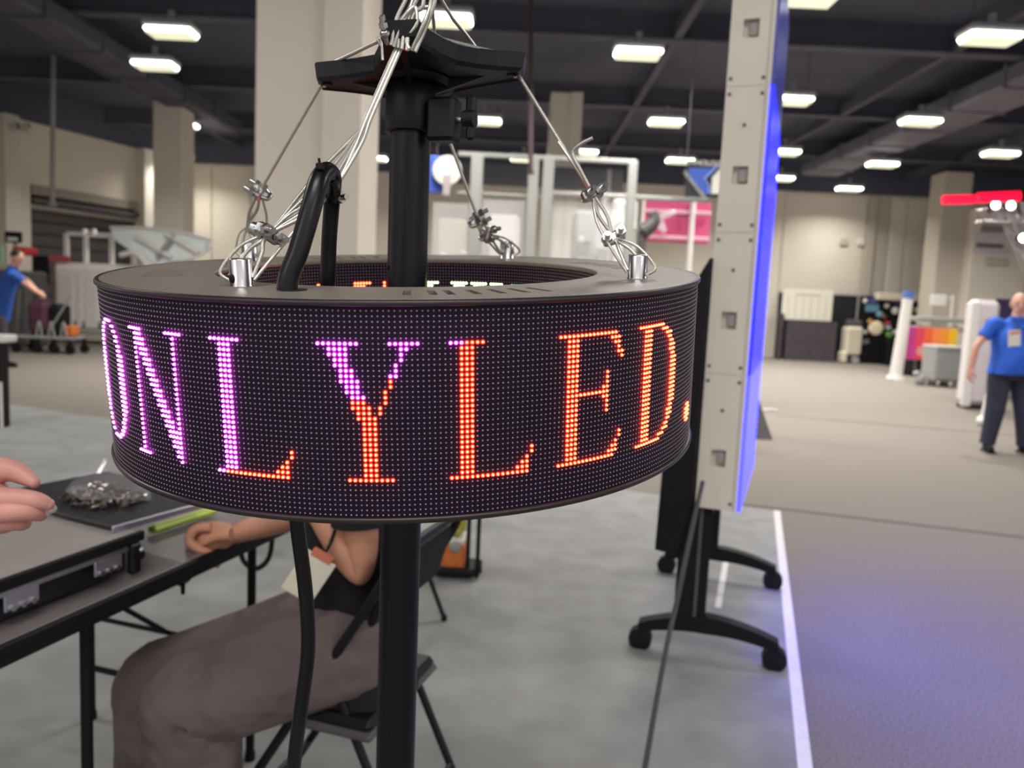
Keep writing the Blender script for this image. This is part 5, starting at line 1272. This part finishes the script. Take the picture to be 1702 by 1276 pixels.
# ------------------------------------------------------------------ right background
YD = 23.65
xl = P(1290, 540, Y=YD).x; xr = P(1608, 540, Y=YD).x; zdr = P(1400, 489, Y=YD).z
dp_ = thing('pipe_and_drape', 'black drape on pipe frame along the back wall at right', 'drape', ((xl + xr) / 2, YD, 0))
M_drape = mat('black_drape', srgb(36, 34, 40), .9, var=.2, scale=8)
npan = 6
for k in range(npan):
    xa = xl + (xr - xl) * k / npan; xb = xl + (xr - xl) * (k + 1) / npan
    q = MB(); n = 24; vs = []
    for i in range(n + 1):
        x = xa + (xb - xa) * i / n; y = YD + .05 * math.sin(i * 1.9 + k)
        vs += [V(x, y, .02), V(x, y, zdr - .04)]
    q.add(vs, [(2 * i, 2 * i + 2, 2 * i + 3, 2 * i + 1) for i in range(n)], True); q.build('drape_panel', M_drape, dp_)
q = MB(); q.cyl((xl, YD, zdr - .02), (xr, YD, zdr - .02), .03, n=8); q.build('top_pipe', M_al2, dp_)
for xx in (1420, 1590): c_ = P(xx, 540, Y=YD); q = MB(); q.cyl((c_.x, YD - .12, 0), (c_.x, YD - .12, zdr), .035, n=8); q.build('upright', M_grey, dp_)
M_drape2 = mat('grey_drape', srgb(72, 66, 70), .9, var=.15, scale=6)
a, b = P(1307, 545, Y=YD - .55), P(1386, 600, Y=YD - .55); zz = P(1350, 534, Y=YD - .55).z
q = MB(); q.rbox(((a.x + b.x) / 2, YD - .55, zz / 2 + .01), (b.x - a.x, .05, zz), .01); q.rbox(((a.x + b.x) / 2, YD - .55, .02), (b.x - a.x, .3, .04), .01); tag(q.build('low_drape', M_drape2), 'low dark grey side drape under the white chart', 'drape')
a, b = P(1302, 479, Y=YD - .45), P(1381, 534, Y=YD - .45)
chrt = thing('wall_chart', 'large white printed chart hung on the black drape', 'chart', ((a.x + b.x) / 2, YD - .45, b.z))
M_chart = mat('chart_paper', srgb(226, 222, 206), .7, var=.03)
q = MB(); q.rbox(((a.x + b.x) / 2, YD - .45, (a.z + b.z) / 2), (b.x - a.x, .03, a.z - b.z), .005); q.build('sheet', M_chart, chrt)
q = MB()
for k in range(6): q.box((a.x + (b.x - a.x) * (.12 + .15 * k), YD - .468, (a.z + b.z) / 2 - .08), (.02, .004, (a.z - b.z) * .7))
q.box(((a.x + b.x) / 2, YD - .468, a.z - .16), ((b.x - a.x) * .5, .004, .05)); q.build('print', mat('chart_grey', srgb(186, 180, 168), .7), chrt)
q = MB(); q.cyl((a.x, YD - .4, a.z), (a.x, YD - .45, a.z), .02, n=6); q.cyl((b.x, YD - .4, a.z), (b.x, YD - .45, a.z), .02, n=6); q.build('hook', M_grey, chrt)
X, Y, w, h = fit(1292, 1346, 547, 594)
q = MB(); q.rbox((X, Y + .2, h / 2), (w, .5, h), .02); q.box((X, Y - .052, h * .5), (.02, .006, h * .9)); tag(q.build('grey_crate', mat('crate_brown_grey', srgb(102, 92, 92), .8, var=.06)), 'brown-grey crate standing on the floor below the white chart', 'crate')
X, Y, w, h = fit(1291, 1306, 500, 596)
q = MB(); q.rbox((X - .2, Y - .3, h * .4), (w * .6, .25, h * .8), .1); tag(q.build('covered_stand', MATS['grey_drape']), 'dark covered stand left of the brown-grey crate', 'stand')
# cream suitcase trolley
X, Y, w, h = fit(1392, 1426, 541, 603)
sc3 = thing('hand_trolley', 'cream wheeled case standing before the black drape', 'case', (X, Y, 0))
M_cream = mat('cream_plastic', srgb(214, 206, 186), .5, var=.04)
q = MB(); q.rbox((X + w * .08, Y, h * .60), (w * .80, .4, h * .76), .06); q.build('shell', M_cream, sc3)
q = MB(); q.rbox((X - w * .32, Y - .05, h * .16), (w * .28, .36, h * .3), .05); q.build('foot', M_cream, sc3)
q = MB()
for k in range(3): q.box((X + w * (-.1 + .17 * k), Y - .203, h * .62), (.03, .012, h * .6))
q.build('rib', mat('cream_dark', srgb(180, 172, 150), .5), sc3)
q = MB(); q.rbox((X + w * .1, Y, h * 1.06), (w * .7, .2, h * .2), .03); q.build('lid_bag', M_greyd, sc3)
for s in (-.2, .2): q = MB(); q.cyl((X + w * .2, Y + s - .03, .11), (X + w * .2, Y + s + .03, .11), .11, n=18); q.build('wheel', M_grey, sc3)
# sample display with colourful pieces
X, Y, w, h = fit(1432, 1562, 494, 607)
sd = thing('sample_display', 'black display stand hung with colourful printed samples and blue header', 'display', (X, Y, 0))
q = MB(); q.rbox((X, Y + .1, h * .5), (w, .06, h), .01); q.build('back_panel', M_blackm, sd)
q = MB(); q.rbox((X + .1, Y - .15, h * .19), (w * .62, .5, h * .38), .03); q.build('table_cloth', M_blackm, sd)
q = MB(); q.rbox((X + .1, Y - .1, h * 1.0), (w * .92, .25, .20), .02); q.build('header_light', mat('header_white', srgb(226, 216, 196), .5), sd)
random.seed(11)
SMP = [(1438, 500, 8, (230, 226, 216), 'e'), (1450, 512, 22, (96, 140, 160), 's'), (1462, 522, 12, (120, 170, 180), 'e'), (1474, 508, 9, (220, 220, 210), 'e'), (1488, 516, 13, (236, 234, 228), 'e'), (1452, 500, 14, (84, 76, 150), 's'), (1490, 501, 16, (80, 74, 140), 's'), (1520, 500, 16, (80, 74, 140), 's'), (1446, 534, 9, (196, 150, 60), 'e'), (1456, 545, 26, (232, 220, 188), 'e'), (1475, 537, 10, (206, 80, 80), 's'), (1476, 544, 9, (200, 220, 226), 's'), (1478, 556, 13, (110, 160, 80), 'e'), (1488, 552, 9, (220, 214, 214), 'e'), (1490, 568, 9, (224, 220, 210), 'e'), (1438, 552, 8, (190, 190, 190), 'e'), (1437, 568, 14, (110, 106, 106), 's'), (1523, 515, 10, (210, 206, 170), 'e'), (1538, 507, 10, (110, 140, 110), 'e'), (1539, 520, 17, (236, 230, 214), 'e'), (1554, 515, 10, (176, 32, 52), 'b'), (1520, 530, 12, (226, 220, 206), 'e'), (1470, 526, 8, (140, 90, 60), 'e')]
for (x, y, s, cc, kd) in SMP:
    p = P(x, y, Y=Y - .02); ss = s / F * Y / 2; q = MB()
    if kd == 'e': q.ell(p, (ss, .03, ss * .9), 10, 8)
    elif kd == 's': q.rbox(p, (ss * 2, .04, ss * 1.1), .01, Matrix.Rotation(random.uniform(-.3, .3), 3, 'Y'))
    else: q.rbox(p, (ss * 2, .04, ss * 5), .02)
    q.build('sample', mat('sample_%d_%d_%d' % cc, srgb(*cc), .5, var=.1, scale=8), sd)
# white post with blue top
b = P(1488, 630, z=0); tpx = P(1509, 496, Y=b.y)
wpst = thing('white_post', 'slim white post with blue top leaning at the aisle edge', 'post', b)
q = MB(); q.cyl(b + V(0, 0, .02), V(tpx.x, b.y, tpx.z), .14, .11, n=16); q.build('shaft', M_white, wpst)
q = MB(); q.cyl(V(tpx.x, b.y, tpx.z), V(tpx.x + .02, b.y, tpx.z + .16), .12, n=16); q.build('blue_top', mat('post_blue', srgb(80, 110, 180), .5), wpst)
q = MB(); q.cyl(b, b + V(0, 0, .08), .2, .18, n=18); q.build('base', M_white, wpst)
c_ = P(1479, 631, z=0); q = MB(); q.rbox(c_ + V(0, 0, .03), (.14, .1, .06), .02); tag(q.build('floor_box', M_white), 'small white object on the floor beside the white post', 'box')
# table with rainbow cover
X, Y, w, h = fit(1506, 1606, 531, 628)
tb3 = thing('display_table', 'counter with silver top and pink to yellow banner front', 'table', (X, Y, 0))
q = MB(); q.rbox((X + .1, Y + .35, h), (w * 1.02, .9, .12), .02); q.build('counter_top', M_al2, tb3)
q = MB(); q.rbox((X + .1, Y + .35, h * .84), (w * .98, .8, .12), .02); q.build('counter_frame', M_grey, tb3)
rb = [(196, 60, 140), (226, 70, 90), (240, 100, 60), (244, 140, 70), (240, 150, 50), (240, 190, 40)]
xa = P(1507, 560, Y=Y).x; xb = P(1589, 560, Y=Y).x
for k, cc in enumerate(rb):
    z1_ = h * .86; z0_ = h * (.30 if k < 4 else .40)
    q = MB(); q.rbox((xa + (xb - xa) * (k + .5) / 6, Y - .04, (z0_ + z1_) / 2), ((xb - xa) / 6, .03, z1_ - z0_), .003); q.build('banner_strip', mat('rainbow_%d' % k, srgb(*cc), .6), tb3)
q = MB(); 
for k in range(3): q.box((xa + (xb - xa) * .33, Y - .058, h * (.40 + .05 * k)), ((xb - xa) * (.2 + .06 * (k % 2)), .004, .03))
q.build('lettering', M_white, tb3)
for sx in (-.42, .42):
    for sy in (.05, .65): q = MB(); q.cyl((X + .1 + w * sx, Y + sy, 0), (X + .1 + w * sx, Y + sy, h * .9), .04, n=8); q.build('leg', M_greyd, tb3)
q = MB(); q.rbox((X - w * .2, Y + .35, h * .16), (w * .4, .5, h * .3), .05); tag(q.build('dark_bag', M_blackm), 'black bag under the rainbow-fronted counter', 'bag')
c_ = P(1528, 640, z=0); q = MB(); q.ell(c_ + V(0, 0, .12), (.12, .12, .12)); q.cyl(c_ + V(-.1, 0, .28), c_ + V(.05, 0, .0), .07, n=8); tag(q.build('wheeled_base', M_grey), 'grey wheeled base on the floor before the rainbow counter', 'castor')
# grey cabinet
X, Y, w, h = fit(1551, 1604, 576, 644)
gc = thing('grey_cabinet', 'low grey cabinet on feet in front of the rainbow counter', 'cabinet', (X, Y, 0))
q = MB(); q.rbox((X, Y + .3, h * .54), (w, .55, h * .8), .02); q.build('body', M_grey, gc)
q = MB(); q.rbox((X, Y + .3, h * .97), (w * 1.03, .6, h * .09), .02); q.build('top', mat('pale_grey', srgb(172, 170, 166), .5), gc)
q = MB(); q.rbox((X - w * .02, Y + .018, h * .5), (w * .86, .02, h * .6), .01); dr_ = q.build('door', M_grey, gc)
q = MB(); q.rbox((X + w * .34, Y + .0, h * .55), (.03, .03, .14), .01); q.build('handle', M_greyd, dr_)
for sx in (-.4, .0, .4): q = MB(); q.rbox((X + w * sx, Y + .2, h * .07), (.1, .2, h * .15), .02); q.build('foot', M_greyd if sx < .1 else M_white, gc)
# white rounded machine behind the man
X, Y, w, h = fit(1596, 1652, 497, 681)
wm = thing('white_cabinet', 'tall white rounded machine cabinet left of the man in blue polo', 'machine', (X, Y, 0))
M_wm = mat('machine_white', srgb(222, 212, 216), .5, var=.03)
q = MB(); q.rbox((X + w * .08, Y + .22, h * .5 + .03), (w * .8, .34, h - .06), .08); q.build('body', M_wm, wm)
q = MB(); q.rbox((X - w * .33, Y + .04, h * .5), (w * .30, .05, h * .95), .015); q.build('front_edge', M_white, wm)
for zz, r in ((.80, .05), (.73, .035)): c2 = V(X + w * .08, Y + .04, h * zz); q = MB(); q.cyl(c2, c2 - V(0, .03, 0), r, n=14); q.build('button', M_blackm, wm)
q = MB(); q.rbox((X + w * .40, Y - .05, h * .30), (.16, .2, h * .48), .02); q.build('side_slot', M_greyd, wm)
q = MB(); q.rbox((X + w * .1, Y + .22, .03), (w * .7, .3, .06), .01); q.build('plinth', M_blackm, wm)
# purple banner stand
a, b = P(1634, 495, Y=14.5), P(1680, 640, Y=14.5)
pb_ = thing('purple_banner', 'purple roll-up banner behind the man in blue polo', 'banner', ((a.x + b.x) / 2, 14.5, 0))
q = MB(); q.slab([V(a.x + .25, 14.5, a.z), V(b.x, 14.5, a.z), V(b.x, 14.5, .1), V(a.x - .1, 14.5, .1)][::-1], .03); q.build('print', mat('purple_print', srgb(84, 66, 130), .6, col2=srgb(60, 44, 84), scale=2), pb_)
q = MB(); q.rbox(((a.x + b.x) / 2, 14.5, .06), (b.x - a.x + .1, .3, .12), .02); q.build('base', M_grey, pb_)
c_ = P(1669, 718, z=0); q = MB(); q.ell(c_ + V(0, .5, .07), (.07, .07, .07)); q.cyl(c_ + V(0, .5, .1), c_ + V(.05, .5, .5), .03, n=8); tag(q.build('white_castor_leg', M_white), 'white castor leg seen between the legs of the man in polo', 'castor')
# truss tower with red lit sign
Yt = 16.0
def tt(x, y): return P(x, y, Y=Yt)
tw = thing('truss_tower', 'silver truss tower with slanted arm behind the man in polo', 'truss', V(tt(1690, 480).x, Yt, 0))
M_truss = mat('truss_silver', srgb(186, 184, 188), .4, metal=.5, var=.06)
def truss(p, q_, wdt, name):
    d = (q_ - p).normalized(); s = V(d.z, 0, -d.x) * wdt / 2; t_ = V(0, wdt / 2, 0); mbx = MB()
    cs = [s + t_, s - t_, -s - t_, -s + t_]
    for c in cs: mbx.cyl(p + c, q_ + c, .028, n=8)
    L = (q_ - p).length; n = max(2, int(L / (wdt * 1.1)))
    for i in range(n):
        a_, b_ = p.lerp(q_, i / n), p.lerp(q_, (i + 1) / n)
        for j in range(4): mbx.cyl(a_ + cs[j], b_ + cs[(j + 1) % 4], .013, n=5, cap=False)
    return mbx.build(name, M_truss, tw)
truss(V(tt(1680, 345).x, Yt, tt(1680, 345).z), V(tt(1732, 460).x, Yt, tt(1732, 460).z), .32, 'slanted_arm')
truss(V(tt(1732, 460).x, Yt, 0), V(tt(1732, 460).x, Yt, tt(1732, 335).z), .32, 'tower')
truss(V(tt(1628, 352).x, Yt, tt(1650, 360).z), V(tt(1740, 352).x, Yt, tt(1650, 360).z), .24, 'top_beam')
q = MB(); q.rbox(V(tt(1732, 460).x, Yt, .02), (.9, .9, .04), .01); q.build('base_plate', M_greyd, tw)
for (x, y) in ((1642, 343), (1667, 344), (1687, 397)):
    q = MB(); p = tt(x, y); q.cyl(p + V(0, -.25, 0), p + V(0, -.1, 0), .09, .07, n=14); sl = q.build('spot_lamp', M_blackm, tw)
    q = MB(); q.cyl(p + V(0, -.262, 0), p + V(0, -.25, 0), .08, n=14); q.build('spot_lens', M_lamp, sl)
M_rs = mat('red_sign', (.5, .01, .03), .4, emit=(1.0, 0.0, 0.03), es=2.0)
rg = thing('red_sign', 'red lit bar sign in two pieces on top of the truss', 'sign', tt(1632, 340))
for (xa, ya, xb, yb, th) in ((1566, 332, 1620, 331, 13), (1623, 329, 1696, 326, 15)):
    p, q_ = P(xa, ya, Y=Yt - .35), P(xb, yb, Y=Yt - .35); hgt = th / F * Yt
    d = (q_ - p); a_ = math.atan2(d.z, d.x)
    q = MB(); q.rbox((p + q_) / 2, (d.length, .12, hgt), .03, Matrix.Rotation(-a_, 3, 'Y')); q.build('light_bar', M_rs, rg)
q = MB(); 
for x in (1640, 1690): q.cyl(P(x, 329, Y=Yt - .33), V(tt(x, 350).x, Yt - .1, tt(1650, 356).z), .03, n=6)
q.build('bracket', M_greyd, rg)
# pale screens and printed sheets on the pillar behind
Yp = 20.66
for k, (xa, ya, xb, yb, cc, lab) in enumerate(((1633, 371, 1668, 387, (140, 130, 132), 'dark grey sheet on the pale column under the red sign'), (1620, 390, 1672, 402, (216, 206, 216), 'pale lilac sheet, upper of the two wide ones on the pale column'), (1618, 412, 1678, 423, (206, 198, 206), 'pale sheet, lowest on the pale column under the red sign'), (1624, 404, 1668, 412, (96, 96, 110), 'narrow dark strip between the two pale sheets'))):
    a, b = P(xa, ya, Y=Yp), P(xb, yb, Y=Yp)
    q = MB(); q.rbox(((a.x + b.x) / 2, Yp + .02 + (0 if a.x > 0 else 0), (a.z + b.z) / 2), (b.x - a.x, .05, a.z - b.z), .01); tag(q.build('printed_sheet', mat('sheet_%d' % k, srgb(*cc), .6)), lab, 'sheet')
a, b = P(1622, 345, Y=20.7), P(1700, 505, Y=20.7)
q = MB(); q.rbox(((a.x + b.x) / 2, 21.0, a.z / 2), (b.x - a.x, .6, a.z), .03); struct(q.build('column_pale', M_wall))
a, b = P(1636, 428, Y=Yp), P(1676, 442, Y=Yp)
q = MB(); q.rbox(((a.x + b.x) / 2, Yp, (a.z + b.z) / 2), (b.x - a.x, .12, a.z - b.z), .04); tag(q.build('wall_grille', M_wallgrey), 'grey grille box on the pale column', 'grille')
# wall devices
a = P(1403, 402, Y=YB - .1)
q = MB(); q.rbox(a, (.25, .08, .22), .03); tag(q.build('wall_box', M_wallgrey), 'left pale box high on the back wall', 'box')
a = P(1431, 402, Y=YB - .1); q = MB(); q.rbox(a, (.24, .08, .24), .06); tag(q.build('wall_box', M_white), 'right rounder pale box high on the back wall', 'box')
a = P(1547, 486, Y=20.2); b = P(1584, 510, Y=20.2)
q = MB(); q.rbox(((P(1560, 498, Y=20.2)).x, 20.2, (P(1560, 488, Y=20.2).z + P(1560, 510, Y=20.2).z) / 2), (.42, .04, .3), .02); q.cyl((P(1584, 510, Y=20.2).x, 20.22, 0), (P(1584, 500, Y=20.2).x, 20.22, P(1584, 490, Y=20.2).z), .03, n=8); q.cyl((P(1560, 498, Y=20.2).x, 20.22, P(1560, 495, Y=20.2).z), (P(1584, 498, Y=20.2).x, 20.22, P(1584, 495, Y=20.2).z), .02, n=6)
tag(q.build('notice_board', M_white), 'white notice card on a thin post at the drape', 'sign')
# black tent stand on the aisle beside the panel
a = P(1262, 730, z=0); b = P(1235, 730, z=0); tpz = P(1256, 652, Y=a.y + .1).z
q = MB(); q.slab([V(b.x - .1, a.y, 0), V(a.x + .15, a.y, 0), V(a.x - .0, a.y + .25, tpz), V(b.x + .05, a.y + .25, tpz)], .02); q.slab([V(b.x - .1, a.y + .5, 0), V(a.x + .15, a.y + .5, 0), V(a.x, a.y + .25, tpz), V(b.x + .05, a.y + .25, tpz)][::-1], .02)
tag(q.build('floor_sign', M_greyd), 'dark folding floor sign on the aisle behind the LED panel', 'sign')
a = P(1279, 683, z=0); q = MB(); q.ell(a + V(0, 0, .012), (.1, .05, .012)); q.tube([a + V(-.1, 0, .015), a + V(0, -.04, .03), a + V(.12, 0, .015)], .012, 6); tag(q.build('floor_litter', M_white), 'scrap of white paper on the aisle carpet', 'paper')
a = P(1128, 470, Y=6.0)
X = P(1166, 466, Y=9.0); q = MB(); q.rbox((X.x, 9.0, (X.z) / 2), (.28, .3, X.z + .0), .03); q.box((X.x, 9.0, X.z * .97), (.30, .32, .06)); tag(q.build('blue_bin', mat('bin_blue', srgb(110, 150, 196), .5)), 'pale blue bin just visible right of the ring rim', 'bin')
